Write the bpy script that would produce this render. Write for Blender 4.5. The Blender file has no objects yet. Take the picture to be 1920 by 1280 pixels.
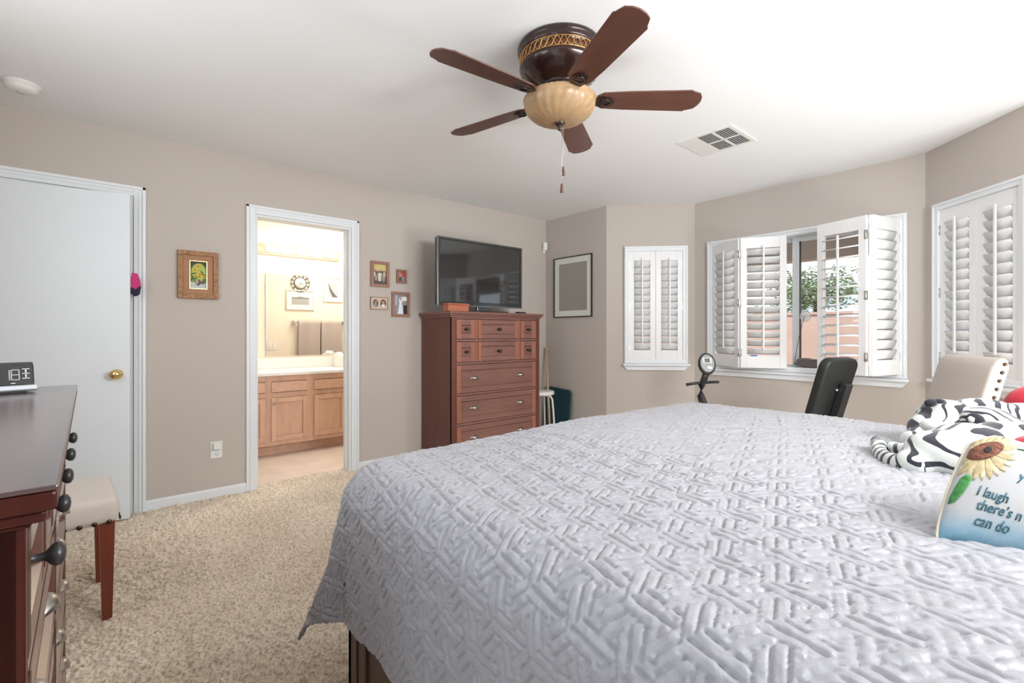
import bpy, bmesh, math, random
import numpy as np
from mathutils import Vector, Matrix, noise as mnoise
PI = math.pi
R = math.radians
S = bpy.context.scene
COL = S.collection

# ------------------------------------------------------------------ camera
cam = bpy.data.cameras.new('camera')
cam.sensor_width = 36.0
cam.lens = 36.0 * 890.0 / 1920.0
cam.shift_y = -16.0 / 1920.0
cam.clip_start = 0.02
camo = bpy.data.objects.new('camera', cam)
COL.objects.link(camo)
camo.location = (0, 0, 1.157)
camo.rotation_euler = (R(90), 0, R(49.6))
S.camera = camo

# ------------------------------------------------------------------ view
S.view_settings.view_transform = 'Standard'
S.view_settings.look = 'None'
S.view_settings.gamma = 1
S.view_settings.use_curve_mapping = False
S.view_settings.exposure = 1.0

# ------------------------------------------------------------------ world
w = bpy.data.worlds.new('world'); S.world = w; w.use_nodes = True
wn = w.node_tree; wn.nodes.clear()
wo = wn.nodes.new('ShaderNodeOutputWorld'); bg = wn.nodes.new('ShaderNodeBackground')
tc = wn.nodes.new('ShaderNodeTexCoord'); mp = wn.nodes.new('ShaderNodeMapping')
nz = wn.nodes.new('ShaderNodeTexNoise'); rp = wn.nodes.new('ShaderNodeValToRGB')
nz.inputs['Scale'].default_value = 2.2; nz.inputs['Detail'].default_value = 6
mp.inputs['Scale'].default_value = (1, 1, 2.5)
rp.color_ramp.elements[0].position = 0.42; rp.color_ramp.elements[0].color = (0.62, 0.80, 1.0, 1)
rp.color_ramp.elements[1].position = 0.60; rp.color_ramp.elements[1].color = (1.0, 1.0, 1.0, 1)
wn.links.new(tc.outputs['Generated'], mp.inputs[0]); wn.links.new(mp.outputs[0], nz.inputs['Vector'])
wn.links.new(nz.outputs['Fac'], rp.inputs[0]); wn.links.new(rp.outputs[0], bg.inputs[0])
wn.links.new(bg.outputs[0], wo.inputs[0])
bg.inputs[1].default_value = 0.85

def sun(name, rot, e, col, ang):
    l = bpy.data.lights.new(name, 'SUN'); l.energy = e; l.color = col; l.angle = R(ang)
    o = bpy.data.objects.new(name, l); o.rotation_euler = rot; COL.objects.link(o); return o
sun('sun', (R(42), 0, R(-35)), 2.3, (1, .95, .88), 1.0)

def area(name, loc, rot, sx, sy, e, col=(1, 1, 1)):
    l = bpy.data.lights.new(name, 'AREA'); l.shape = 'RECTANGLE'; l.size = sx; l.size_y = sy
    l.energy = e; l.color = col
    o = bpy.data.objects.new(name, l); o.location = loc; o.rotation_euler = rot; COL.objects.link(o); return o
# added fill lamps at made-up openings behind / beside the camera
area('added_fill_side', (0.93, 3.15, .55), (0, R(90), 0), .95, .85, 22, (1, .99, .98))
area('added_fill_high', (0.93, 1.65, 1.78), (0, R(90), 0), .56, 1.5, 42, (1, 1, 1))
area('added_fill_near', (-1.75, -.90, 1.70), (R(90), 0, 0), 1.5, .75, 8, (.97, .985, 1))
area('added_fill_rear', (0.0, -0.95, 1.05), (R(90), 0, 0), 1.25, 1.9, .4, (1, .98, .97))
area('added_fill_bathroom', (-4.70, 2.3, 2.42), (0, 0, 0), .5, .5, 11, (1, .94, .86))  # added fill lamp to brighten the bathroom, no fixture belongs to it

# ------------------------------------------------------------------ materials
MATS = {}
def _new(name):
    m = bpy.data.materials.new(name); m.use_nodes = True
    return m, m.node_tree, m.node_tree.nodes['Principled BSDF']
def mat(name, col, rough=.5, metal=0, spec=.5, bump=None, var=None, sheen=0, emit=None, coat=0, alpha=None):
    """bump = (scale, strength, distance); var = (scale, dark_factor)"""
    if name in MATS: return MATS[name]
    m, nt, b = _new(name)
    b.inputs['Base Color'].default_value = (*col, 1); b.inputs['Roughness'].default_value = rough
    b.inputs['Metallic'].default_value = metal; b.inputs['Specular IOR Level'].default_value = spec
    if sheen: b.inputs['Sheen Weight'].default_value = sheen
    if coat: b.inputs['Coat Weight'].default_value = coat; b.inputs['Coat Roughness'].default_value = .06
    if emit: b.inputs['Emission Color'].default_value = (*emit[0], 1); b.inputs['Emission Strength'].default_value = emit[1]
    t = nt.nodes.new('ShaderNodeTexCoord')
    if bump:
        n = nt.nodes.new('ShaderNodeTexNoise'); n.inputs['Scale'].default_value = bump[0]; n.inputs['Detail'].default_value = 3
        bp = nt.nodes.new('ShaderNodeBump'); bp.inputs['Strength'].default_value = bump[1]; bp.inputs['Distance'].default_value = bump[2]
        nt.links.new(t.outputs['Object'], n.inputs['Vector']); nt.links.new(n.outputs['Fac'], bp.inputs['Height'])
        nt.links.new(bp.outputs[0], b.inputs['Normal'])
    if var:
        n = nt.nodes.new('ShaderNodeTexNoise'); n.inputs['Scale'].default_value = var[0]; n.inputs['Detail'].default_value = 4
        r = nt.nodes.new('ShaderNodeValToRGB')
        r.color_ramp.elements[0].position = .35; r.color_ramp.elements[1].position = .65
        r.color_ramp.elements[0].color = (*[c * var[1] for c in col], 1); r.color_ramp.elements[1].color = (*col, 1)
        nt.links.new(t.outputs['Object'], n.inputs['Vector']); nt.links.new(n.outputs['Fac'], r.inputs[0])
        nt.links.new(r.outputs[0], b.inputs['Base Color'])
    MATS[name] = m; return m
def wood(name, c0, c1, axis='Z', rough=.35, scale=14, stretch=.12, coat=.2, spec=.5):
    m, nt, b = _new(name)
    t = nt.nodes.new('ShaderNodeTexCoord'); mp = nt.nodes.new('ShaderNodeMapping')
    sc = [1, 1, 1]; sc['XYZ'.index(axis)] = stretch; mp.inputs['Scale'].default_value = sc
    n = nt.nodes.new('ShaderNodeTexNoise'); n.inputs['Scale'].default_value = scale; n.inputs['Detail'].default_value = 6
    n.inputs['Distortion'].default_value = .6
    n2 = nt.nodes.new('ShaderNodeTexNoise'); n2.inputs['Scale'].default_value = scale * 6; n2.inputs['Detail'].default_value = 2
    mx = nt.nodes.new('ShaderNodeMix'); mx.data_type = 'FLOAT'; mx.inputs[0].default_value = .35
    r = nt.nodes.new('ShaderNodeValToRGB'); r.color_ramp.elements[0].position = .33; r.color_ramp.elements[1].position = .66
    r.color_ramp.elements[0].color = (*c0, 1); r.color_ramp.elements[1].color = (*c1, 1)
    L = nt.links.new
    L(t.outputs['Object'], mp.inputs[0]); L(mp.outputs[0], n.inputs['Vector']); L(mp.outputs[0], n2.inputs['Vector'])
    L(n.outputs['Fac'], mx.inputs[2]); L(n2.outputs['Fac'], mx.inputs[3]); L(mx.outputs[0], r.inputs[0])
    L(r.outputs[0], b.inputs['Base Color'])
    bp = nt.nodes.new('ShaderNodeBump'); bp.inputs['Strength'].default_value = .12; bp.inputs['Distance'].default_value = .002
    L(mx.outputs[0], bp.inputs['Height']); L(bp.outputs[0], b.inputs['Normal'])
    b.inputs['Roughness'].default_value = rough; b.inputs['Coat Weight'].default_value = coat
    b.inputs['Coat Roughness'].default_value = .25; b.inputs['Specular IOR Level'].default_value = spec
    MATS[name] = m; return m

M_wall = mat('wall_paint', (.55, .495, .447), .85, spec=.2, bump=(55, .25, .003))
M_bath_wall = mat('bathroom_paint', (.84, .77, .66), .85, spec=.2, bump=(60, .2, .003))
M_ceil = mat('ceiling_paint', (.90, .91, .91), .9, spec=.1, bump=(28, .35, .004))
M_white = mat('white_trim_paint', (.80, .83, .85), .42)
M_door = mat('white_door_paint', (.79, .835, .87), .4, spec=.4)
M_shut = mat('shutter_white', (.83, .83, .825), .38)
M_steel = mat('brushed_steel', (.6, .6, .6), .3, 1)
M_pew = mat('pewter', (.45, .43, .40), .28, 1)
M_blk = mat('black_plastic', (.015, .016, .016), .4)
M_dkm = mat('black_metal', (.03, .03, .032), .35, spec=.6)
M_brass = mat('polished_brass', (.85, .62, .28), .14, 1)
M_gold = mat('antique_gold', (.62, .34, .12), .35, 1)
M_bronze = mat('dark_bronze', (.028, .011, .008), .26, .3, coat=.4)
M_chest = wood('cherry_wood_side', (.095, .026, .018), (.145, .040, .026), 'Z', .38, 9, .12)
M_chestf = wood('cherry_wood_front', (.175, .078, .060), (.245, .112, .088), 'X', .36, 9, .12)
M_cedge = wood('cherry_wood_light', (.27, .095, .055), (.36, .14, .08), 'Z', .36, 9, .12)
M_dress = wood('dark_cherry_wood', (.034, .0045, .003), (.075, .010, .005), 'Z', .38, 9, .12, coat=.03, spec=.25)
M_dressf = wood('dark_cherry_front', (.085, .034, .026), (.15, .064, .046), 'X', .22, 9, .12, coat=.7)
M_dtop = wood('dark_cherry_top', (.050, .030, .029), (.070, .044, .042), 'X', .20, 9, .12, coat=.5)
M_oak = wood('oak_vertical', (.56, .335, .235), (.70, .46, .335), 'Z', .45, 16, .10)
M_oakh = wood('oak_horizontal', (.56, .335, .235), (.70, .46, .335), 'Y', .45, 16, .10)
M_blade = wood('walnut_blade', (.085, .028, .018), (.135, .052, .034), 'X', .34, 12, .12)
M_leg = wood('red_mahogany', (.12, .020, .008), (.19, .034, .014), 'Z', .35, 9, .1)
M_bedw = wood('espresso_wood', (.045, .022, .013), (.085, .040, .024), 'X', .4, 9, .12)
M_pole = wood('pine_pole', (.50, .33, .18), (.62, .43, .25), 'Z', .5, 12, .1)
M_fab = mat('linen_upholstery', (.60, .53, .47), .9, spec=.15, bump=(420, .35, .001), sheen=.2)
M_nail = mat('bronze_nailhead', (.07, .045, .03), .3, .8)
M_plast = mat('white_plastic', (.82, .82, .78), .4)
M_counter = mat('white_marble_counter', (.9, .88, .85), .25, var=(4, .95))
M_tile = mat('bathroom_vinyl', (.78, .66, .58), .45, var=(5, .88), bump=(30, .1, .002))
M_amber = mat('amber_glass', (.42, .27, .14), .38, spec=.5, var=(30, .86))
M_foam = mat('exercise_pad', (.018, .021, .020), .45)
M_cush = mat('grey_plush', (.14, .12, .115), .95, bump=(160, .5, .003), sheen=.4)
M_towel = mat('taupe_towel', (.45, .39, .36), .95, bump=(300, .6, .002))
M_stucco = mat('pink_block_wall', (.52, .37, .31), .95, bump=(18, .5, .01), var=(2.5, .88))
M_soffit = mat('tan_patio_stucco', (.44, .36, .29), .95, var=(3, .92))
M_ground = mat('outdoor_gravel', (.55, .44, .36), .95, bump=(40, .6, .01), var=(6, .8))
M_leaf = mat('leaf_green', (.26, .33, .17), .7, var=(3, .6))
M_bark = mat('bark', (.14, .1, .07), .9, bump=(20, .6, .01))
M_sheet = mat('white_sheet', (.55, .55, .62), .8, sheen=.2)
M_paper = mat('tissue', (.92, .91, .89), .8)
M_teal = mat('teal_plastic', (.008, .05, .068), .45)
M_red = mat('red_fleece', (.50, .012, .03), .85, sheen=.3, bump=(120, .4, .002))
M_pink = mat('pink_cloth', (.62, .05, .20), .8)
M_navy = mat('navy_cloth', (.02, .02, .05), .8)
M_dark = mat('dark_recess', (.02, .018, .016), .9)

def glass_mat():
    m, nt, b = _new('window_glass'); nt.nodes.remove(b)
    o = nt.nodes['Material Output']; t = nt.nodes.new('ShaderNodeBsdfTransparent'); g = nt.nodes.new('ShaderNodeBsdfGlossy')
    g.inputs['Roughness'].default_value = .02; lw = nt.nodes.new('ShaderNodeLayerWeight'); pw = nt.nodes.new('ShaderNodeMath'); pw.operation = 'POWER'; pw.inputs[1].default_value = 4
    f = nt.nodes.new('ShaderNodeMath'); f.operation = 'MULTIPLY_ADD'; f.inputs[1].default_value = .5; f.inputs[2].default_value = .03
    nt.links.new(lw.outputs['Facing'], pw.inputs[0]); nt.links.new(pw.outputs[0], f.inputs[0])
    x = nt.nodes.new('ShaderNodeMixShader')
    nt.links.new(f.outputs[0], x.inputs[0]); nt.links.new(t.outputs[0], x.inputs[1]); nt.links.new(g.outputs[0], x.inputs[2])
    nt.links.new(x.outputs[0], o.inputs[0]); return m
M_glass = glass_mat()
M_mirror = mat('mirror_silver', (.86, .86, .85), .015, 1)
M_screen = mat('glossy_screen', (.004, .004, .005), .04, spec=1.0, coat=1.0)

def carpet_mat():
    m, nt, b = _new('carpet_beige'); L = nt.links.new
    t = nt.nodes.new('ShaderNodeTexCoord')
    n = nt.nodes.new('ShaderNodeTexNoise'); n.inputs['Scale'].default_value = 95; n.inputs['Detail'].default_value = 4
    n3 = nt.nodes.new('ShaderNodeTexNoise'); n3.inputs['Scale'].default_value = 1.7; n3.inputs['Detail'].default_value = 3
    r = nt.nodes.new('ShaderNodeValToRGB'); r.color_ramp.elements[0].position = .30; r.color_ramp.elements[1].position = .58
    r.color_ramp.elements[0].color = (.48, .385, .285, 1); r.color_ramp.elements[1].color = (.92, .80, .64, 1)
    r3 = nt.nodes.new('ShaderNodeValToRGB'); r3.color_ramp.elements[0].position = .35; r3.color_ramp.elements[1].position = .62
    r3.color_ramp.elements[0].color = (.86, .83, .80, 1); r3.color_ramp.elements[1].color = (1, 1, 1, 1)
    mx = nt.nodes.new('ShaderNodeMix'); mx.data_type = 'RGBA'; mx.blend_type = 'MULTIPLY'; mx.inputs[0].default_value = 1
    bp = nt.nodes.new('ShaderNodeBump'); bp.inputs['Strength'].default_value = .6; bp.inputs['Distance'].default_value = .006
    L(t.outputs['Object'], n.inputs['Vector']); L(t.outputs['Object'], n3.inputs['Vector'])
    L(n.outputs['Fac'], r.inputs[0]); L(n3.outputs['Fac'], r3.inputs[0]); L(r.outputs[0], mx.inputs[6]); L(r3.outputs[0], mx.inputs[7])
    L(mx.outputs[2], b.inputs['Base Color']); L(n.outputs['Fac'], bp.inputs['Height']); L(bp.outputs[0], b.inputs['Normal'])
    b.inputs['Roughness'].default_value = .95; b.inputs['Specular IOR Level'].default_value = .1
    b.inputs['Sheen Weight'].default_value = .2
    return m
M_carpet = carpet_mat()

def quilt_mat():
    m, nt, b = _new('quilt_satin'); L = nt.links.new
    t = nt.nodes.new('ShaderNodeTexCoord')
    n = nt.nodes.new('ShaderNodeTexNoise'); n.inputs['Scale'].default_value = 130; n.inputs['Detail'].default_value = 4
    n.inputs['Distortion'].default_value = .5
    bp = nt.nodes.new('ShaderNodeBump'); bp.inputs['Strength'].default_value = .45; bp.inputs['Distance'].default_value = .0025
    L(t.outputs['Object'], n.inputs['Vector']); L(n.outputs['Fac'], bp.inputs['Height']); L(bp.outputs[0], b.inputs['Normal'])
    b.inputs['Base Color'].default_value = (.345, .345, .37, 1); b.inputs['Roughness'].default_value = .42
    b.inputs['Specular IOR Level'].default_value = .45; b.inputs['Sheen Weight'].default_value = .25; b.inputs['Sheen Roughness'].default_value = .4
    return m
M_quilt = quilt_mat()

def tiger_mat(name, scale, rot, dist, thr=.62):
    m, nt, b = _new(name); L = nt.links.new
    t = nt.nodes.new('ShaderNodeTexCoord'); mp = nt.nodes.new('ShaderNodeMapping'); mp.inputs['Rotation'].default_value = rot
    wv = nt.nodes.new('ShaderNodeTexWave'); wv.inputs['Scale'].default_value = scale; wv.inputs['Distortion'].default_value = dist
    wv.inputs['Detail'].default_value = 1.5; wv.inputs['Detail Scale'].default_value = 1.2
    n = nt.nodes.new('ShaderNodeTexNoise'); n.inputs['Scale'].default_value = 13; n.inputs['Detail'].default_value = 1
    ad = nt.nodes.new('ShaderNodeMath'); ad.operation = 'MULTIPLY_ADD'; ad.inputs[1].default_value = 1.0
    r = nt.nodes.new('ShaderNodeValToRGB'); r.color_ramp.elements[0].position = thr + .52; r.color_ramp.elements[1].position = thr + .57
    r.color_ramp.elements[0].position = min(1, (thr + .5) / 2); r.color_ramp.elements[1].position = min(1, (thr + .56) / 2)
    r.color_ramp.elements[0].color = (.58, .60, .57, 1); r.color_ramp.elements[1].color = (.012, .012, .022, 1)
    hf = nt.nodes.new('ShaderNodeMath'); hf.operation = 'MULTIPLY'; hf.inputs[1].default_value = .5
    L(t.outputs['Object'], mp.inputs[0]); L(mp.outputs[0], wv.inputs['Vector']); L(t.outputs['Object'], n.inputs['Vector'])
    L(wv.outputs['Fac'], ad.inputs[0]); L(n.outputs['Fac'], ad.inputs[2]); L(ad.outputs[0], hf.inputs[0]); L(hf.outputs[0], r.inputs[0])
    L(r.outputs[0], b.inputs['Base Color'])
    n2 = nt.nodes.new('ShaderNodeTexNoise'); n2.inputs['Scale'].default_value = 350
    bp = nt.nodes.new('ShaderNodeBump'); bp.inputs['Strength'].default_value = .4; bp.inputs['Distance'].default_value = .003
    L(t.outputs['Object'], n2.inputs['Vector']); L(n2.outputs['Fac'], bp.inputs['Height']); L(bp.outputs[0], b.inputs['Normal'])
    b.inputs['Roughness'].default_value = .9; b.inputs['Sheen Weight'].default_value = .35
    return m
M_tigA = tiger_mat('striped_plush_near', 9.0, (R(20), R(50), R(35)), 7, .70)
M_tigB = tiger_mat('striped_plush_far', 10, (R(70), R(20), R(-40)), 7, .70)
M_tigH = tiger_mat('striped_plush_head', 15, (R(60), R(75), R(10)), 5, .66)
M_tigT = tiger_mat('striped_plush_tail', 12, (0, 0, R(30)), 1.5, .58)
M_plwhite = mat('white_plush', (.60, .61, .58), .9, sheen=.3, bump=(300, .4, .003))
M_plblack = mat('black_plush', (.012, .012, .02), .9, sheen=.2)

# ------------------------------------------------------------------ mesh helpers
class MB:
    def __init__(s): s.bm = bmesh.new(); s.mi = 0
    def _f(s, vs, sm=False):
        try:
            f = s.bm.faces.new(vs); f.material_index = s.mi; f.smooth = sm; return f
        except ValueError: return None
    def box(s, x0, x1, y0, y1, z0, z1, M=None):
        c = [Vector((x, y, z)) for z in (z0, z1) for y in (y0, y1) for x in (x0, x1)]
        if M is not None: c = [M @ v for v in c]
        v = [s.bm.verts.new(p) for p in c]
        for q in ((0, 2, 3, 1), (4, 5, 7, 6), (0, 1, 5, 4), (2, 6, 7, 3), (0, 4, 6, 2), (1, 3, 7, 5)): s._f([v[i] for i in q])
        return s
    def prism(s, pts, a, b, plane='XY', M=None, sm=False):
        """extrude polygon pts between a and b along the axis missing from plane"""
        def mk(p, h):
            q = {'XY': (p[0], p[1], h), 'XZ': (p[0], h, p[1]), 'YZ': (h, p[0], p[1])}[plane]
            q = Vector(q); return M @ q if M is not None else q
        A = [s.bm.verts.new(mk(p, a)) for p in pts]; B = [s.bm.verts.new(mk(p, b)) for p in pts]
        s._f(A[::-1]); s._f(B)
        n = len(pts)
        for i in range(n): s._f([A[i], A[(i + 1) % n], B[(i + 1) % n], B[i]], sm)
        return s
    def lathe(s, prof, n=32, M=None, wob=None, sm=True):
        rings = []
        for k, (r, z) in enumerate(prof):
            ring = []
            for i in range(n):
                a = 2 * PI * i / n; rr, zz, aa = (r, z, a) if wob is None else wob(r, z, a, k)
                p = Vector((rr * math.cos(aa), rr * math.sin(aa), zz))
                ring.append(s.bm.verts.new(M @ p if M is not None else p))
            rings.append(ring)
        for a, b in zip(rings, rings[1:]):
            for i in range(n): s._f([a[i], a[(i + 1) % n], b[(i + 1) % n], b[i]], sm)
        if prof[0][0] > 1e-6: s._f(rings[0][::-1])
        if prof[-1][0] > 1e-6: s._f(rings[-1])
        return s
    def cyl(s, p0, p1, r0, r1=None, n=16, M=None):
        p0, p1 = Vector(p0), Vector(p1); d = p1 - p0
        T = Matrix.Translation(p0) @ d.to_track_quat('Z', 'Y').to_matrix().to_4x4()
        if M is not None: T = M @ T
        return s.lathe([(r0, 0), (r0 if r1 is None else r1, d.length)], n, T)
    def tube(s, pts, r, n=8, closed=False, M=None):
        pts = [Vector(p) for p in pts]; N = len(pts); rings = []
        up = Vector((0, 0, 1))
        for i, p in enumerate(pts):
            a = pts[(i - 1) % N] if (closed or i > 0) else p; b = pts[(i + 1) % N] if (closed or i < N - 1) else p
            d = (b - a).normalized()
            u = d.cross(up)
            if u.length < .05: u = d.cross(Vector((1, 0, 0)))
            u.normalize(); v = u.cross(d)
            rr = r[i] if isinstance(r, (list, tuple)) else r
            ring = []
            for k in range(n):
                q = p + (u * math.cos(2 * PI * k / n) + v * math.sin(2 * PI * k / n)) * rr
                ring.append(s.bm.verts.new(M @ q if M is not None else q))
            rings.append(ring)
        seq = list(zip(rings, rings[1:])) + ([(rings[-1], rings[0])] if closed else [])
        for a, b in seq:
            for k in range(n): s._f([a[k], a[(k + 1) % n], b[(k + 1) % n], b[k]], True)
        if not closed: s._f(rings[0][::-1]); s._f(rings[-1])
        return s
    def ball(s, c, rad, n=16, M=None, rot=None):
        if not isinstance(rad, (tuple, list)): rad = (rad,) * 3
        T = Matrix.Translation(Vector(c))
        if rot is not None: T = T @ rot
        T = T @ Matrix.Diagonal((*rad, 1))
        if M is not None: T = M @ T
        pr = [(math.sin(PI * i / (n // 2)), -math.cos(PI * i / (n // 2))) for i in range(n // 2 + 1)]
        pr[0] = (1e-7, -1); pr[-1] = (1e-7, 1)
        return s.lathe(pr, n, T)
    def ring_frame(s, x0, x1, z0, z1, wd, y0, y1):
        """rectangular picture/door frame in the XZ plane"""
        s.box(x0, x1, y0, y1, z1 - wd, z1).box(x0, x1, y0, y1, z0, z0 + wd)
        return s.box(x0, x0 + wd, y0, y1, z0 + wd, z1 - wd).box(x1 - wd, x1, y0, y1, z0 + wd, z1 - wd)
    def build(s, name, mats, parent=None, bevel=0, seg=2, M=None):
        me = bpy.data.meshes.new(name); bmesh.ops.recalc_face_normals(s.bm, faces=s.bm.faces[:])
        s.bm.to_mesh(me); s.bm.free()
        for m in (mats if isinstance(mats, (list, tuple)) else [mats]): me.materials.append(m)
        o = bpy.data.objects.new(name, me); COL.objects.link(o)
        if parent is not None: o.parent = parent
        if M is not None: o.matrix_local = M
        if bevel:
            b = o.modifiers.new('bevel', 'BEVEL'); b.width = bevel; b.segments = seg; b.limit_method = 'ANGLE'; b.angle_limit = R(40)
        return o
def thing(name, label, cat, loc=(0, 0, 0), rz=0, group=None):
    o = bpy.data.objects.new(name, None); o.empty_display_size = .05; COL.objects.link(o)
    o.location = loc; o.rotation_euler = (0, 0, rz); o['label'] = label; o['category'] = cat
    if group: o['group'] = group
    return o
def tag(o, label, cat, group=None, kind=None):
    o['label'] = label; o['category'] = cat
    if group: o['group'] = group
    if kind: o['kind'] = kind
    return o
def struct(o, label=None, cat=None):
    o['kind'] = 'structure'
    if label: o['label'] = label
    if cat: o['category'] = cat
    return o
def grid_mesh(name, X, Y, Z, mt, parent=None):
    n, m = X.shape
    me = bpy.data.meshes.new(name)
    co = np.stack([X, Y, Z], -1).reshape(-1, 3).astype(np.float32)
    idx = np.arange(n * m).reshape(n, m)
    q = np.stack([idx[:-1, :-1], idx[1:, :-1], idx[1:, 1:], idx[:-1, 1:]], -1).reshape(-1, 4)
    me.vertices.add(len(co)); me.vertices.foreach_set('co', co.ravel())
    me.loops.add(q.size); me.loops.foreach_set('vertex_index', q.ravel().astype(np.int32))
    me.polygons.add(len(q)); me.polygons.foreach_set('loop_start', np.arange(0, q.size, 4, dtype=np.int32))
    me.polygons.foreach_set('use_smooth', np.ones(len(q), dtype=bool))
    me.update(calc_edges=True); me.validate()
    me.materials.append(mt)
    o = bpy.data.objects.new(name, me); COL.objects.link(o)
    if parent is not None: o.parent = parent
    return o
def vnoise(x, y, seed, N=256):
    """smooth value noise, period N cells"""
    g = np.random.RandomState(seed).rand(N, N)
    xi = np.floor(x).astype(int); yi = np.floor(y).astype(int); fx = x - xi; fy = y - yi
    fx = fx * fx * (3 - 2 * fx); fy = fy * fy * (3 - 2 * fy)
    a = g[xi % N, yi % N]; b = g[(xi + 1) % N, yi % N]; c = g[xi % N, (yi + 1) % N]; d = g[(xi + 1) % N, (yi + 1) % N]
    return (a * (1 - fx) + b * fx) * (1 - fy) + (c * (1 - fx) + d * fx) * fy

# ------------------------------------------------------------------ the shell
CH = 2.44
LX = -3.9; NY = -.75; RX = .80; BY = 3.83; MY = 4.44
def wall(name, p0, p1, openings=(), th=.14, m=None, z1=CH, z0=0):
    """inner face runs p0 -> p1, room on the left-hand side; openings (s0,s1,z0,z1)"""
    p0 = Vector((*p0, 0)); p1 = Vector((*p1, 0)); d = p1 - p0; L = d.length
    T = Matrix.Translation(p0) @ Matrix.Rotation(math.atan2(d.y, d.x), 4, 'Z')
    b = MB(); cur = 0
    for s0, s1, a, c in sorted(openings):
        b.box(cur, s0, -th, 0, z0, z1, T)
        if a > z0: b.box(s0, s1, -th, 0, z0, a, T)
        if c < z1: b.box(s0, s1, -th, 0, c, z1, T)
        cur = s1
    b.box(cur, L, -th, 0, z0, z1, T)
    return struct(b.build(name, m or M_wall))
# left wall runs from far to near (room on its left = +x side)
D1 = (-.64, .125); D2 = (.829, 1.55); DH = 2.035
wall('wall_left', (LX, BY), (LX, NY), [(BY - D2[1], BY - D2[0], 0, DH), (BY - D1[1], BY - D1[0], 0, DH)], .12)
wall('wall_near', (LX, NY), (RX, NY), [(1.35, 2.95, 1.30, 2.10), (3.3, 4.5, 0, 2.03)])  # both openings are added for the fill lamps outside
wall('wall_right', (RX, NY), (RX, BY), [(1.40, 3.20, 1.48, 2.08), (3.47, 4.47, 0, 2.05)])  # both openings here are made up to admit fill light
wall('wall_back_right', (RX, BY), (-.06, BY))
A1 = Vector((-.06, BY)); A2 = Vector((-.667, MY)); A3 = Vector((-2.415, MY)); A4 = Vector((-3.03, BY))
LR = (A2 - A1).length; LL = (A4 - A3).length
# right bay window centred, openings in wall coordinates
wRs0, wRs1 = .145, LR - .14
wall('wall_bay_right', A1, A2, [(wRs0, wRs1, .86, 2.0)])
wall('wall_bay', A2, A3, [(.14, 1.565, .84, 1.99)])
wLs0, wLs1 = .115, LL - .215
wall('wall_bay_left', A3, A4, [(wLs0, wLs1, .87, 1.98)])
wall('wall_back_left', A4, (LX, BY))
b = MB(); b.box(-5.7, 1.1, -1.0, 4.75, CH, CH + .12); struct(b.build('ceiling', M_ceil))

# carpet floor: dense where it is seen
xs = np.concatenate([np.arange(-4.02, -1.30, .0046), np.linspace(-1.30, RX + .1, 24)])
ys = np.concatenate([np.linspace(NY - .1, -.12, 14), np.arange(-.115, 2.1, .0046), np.linspace(2.1, BY, 36)])
X, Y = np.meshgrid(xs, ys, indexing='ij')
wx = (vnoise(X * 9, Y * 9, 3) - .5) * .05; wy = (vnoise(X * 9, Y * 9, 4) - .5) * .05
Uc = (X + wx) * .65 + (Y + wy) * .76; Vc = -(X + wx) * .76 + (Y + wy) * .65
n1 = vnoise(Uc * 55 + 300, Vc * 105 + 300, 5); n2 = vnoise(Uc * 26 + 300, Vc * 50 + 300, 6); n3 = vnoise(X * 3.2, Y * 3.2, 7)
n0 = vnoise(X * 150, Y * 150, 8)
pile = (.42 * n1 + .40 * n2 + .18 * n0)
Z = -.016 + .036 * pile ** 1.1 + .006 * (n3 - .5)
Z = np.where((Y < -.12) | (Y > 2.09) | (X > -1.3), 0.004, Z)
fl = grid_mesh('floor', X, Y, Z, M_carpet); struct(fl)
fb = MB(); fb.prism([(-3.03, BY - .01), (-.06, BY - .01), (A2.x, MY), (A3.x, MY)], -.02, .004)
struct(fb.build('floor_bay', M_carpet))
b = MB(); b.box(-4.06, RX + .14, NY - .14, BY + .14, -.14, -.02); struct(b.build('floor_slab', M_ground))

# ---------------------------------------------------------------- trim: casings, baseboards
def casing(name, x, y0, y1, h, depth=.13):
    b = MB(); w = .062
    for (a, c) in ((y0 - w, y0), (y1, y1 + w)):
        b.box(x, x + .012, a, c, 0, h + w)
        o0, o1 = (a, a + .018) if a < y0 else (c - .018, c)
        b.box(x + .012, x + .020, o0, o1, 0, h + w)
        b.box(x + .012, x + .016, min(a, c) + .024, min(a, c) + .038, 0, h + .03)
    b.box(x, x + .012, y0, y1, h, h + w); b.box(x + .012, x + .020, y0 - w, y1 + w, h + w - .018, h + w)
    b.box(x + .012, x + .016, y0, y1, h + .024, h + .038)
    # jambs and stop
    b.box(x - depth, x, y0, y0 + .016, 0, h).box(x - depth, x, y1 - .016, y1, 0, h).box(x - depth, x, y0 + .016, y1 - .016, h - .016, h)
    b.box(x - .085, x - .05, y0 + .016, y0 + .028, 0, h - .016).box(x - .085, x - .05, y1 - .028, y1 - .016, 0, h - .016)
    return struct(b.build(name, M_white, bevel=.002))
casing('trim_1', LX, *D1, DH); casing('trim_2', LX, *D2, DH)
def baseboard(name, p0, p1, h=.065, t=.013):
    p0 = Vector((*p0, 0)); p1 = Vector((*p1, 0)); d = p1 - p0
    T = Matrix.Translation(p0) @ Matrix.Rotation(math.atan2(d.y, d.x), 4, 'Z')
    b = MB(); b.prism([(0, 0), (t, 0), (t, h - .012), (t * .45, h), (0, h)], 0, d.length, 'YZ', T)
    return struct(b.build(name, M_white))
baseboard('baseboard_left', (LX, D2[0] - .062), (LX, D1[1] + .062))
baseboard('baseboard_left_far', (LX, BY), (LX, D2[1] + .062))
baseboard('baseboard_back', A4, (LX + .013, BY)); baseboard('baseboard_bay', A2, A3)
baseboard('baseboard_bay_left', A3, A4); baseboard('baseboard_bay_right', A1, A2)

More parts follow.
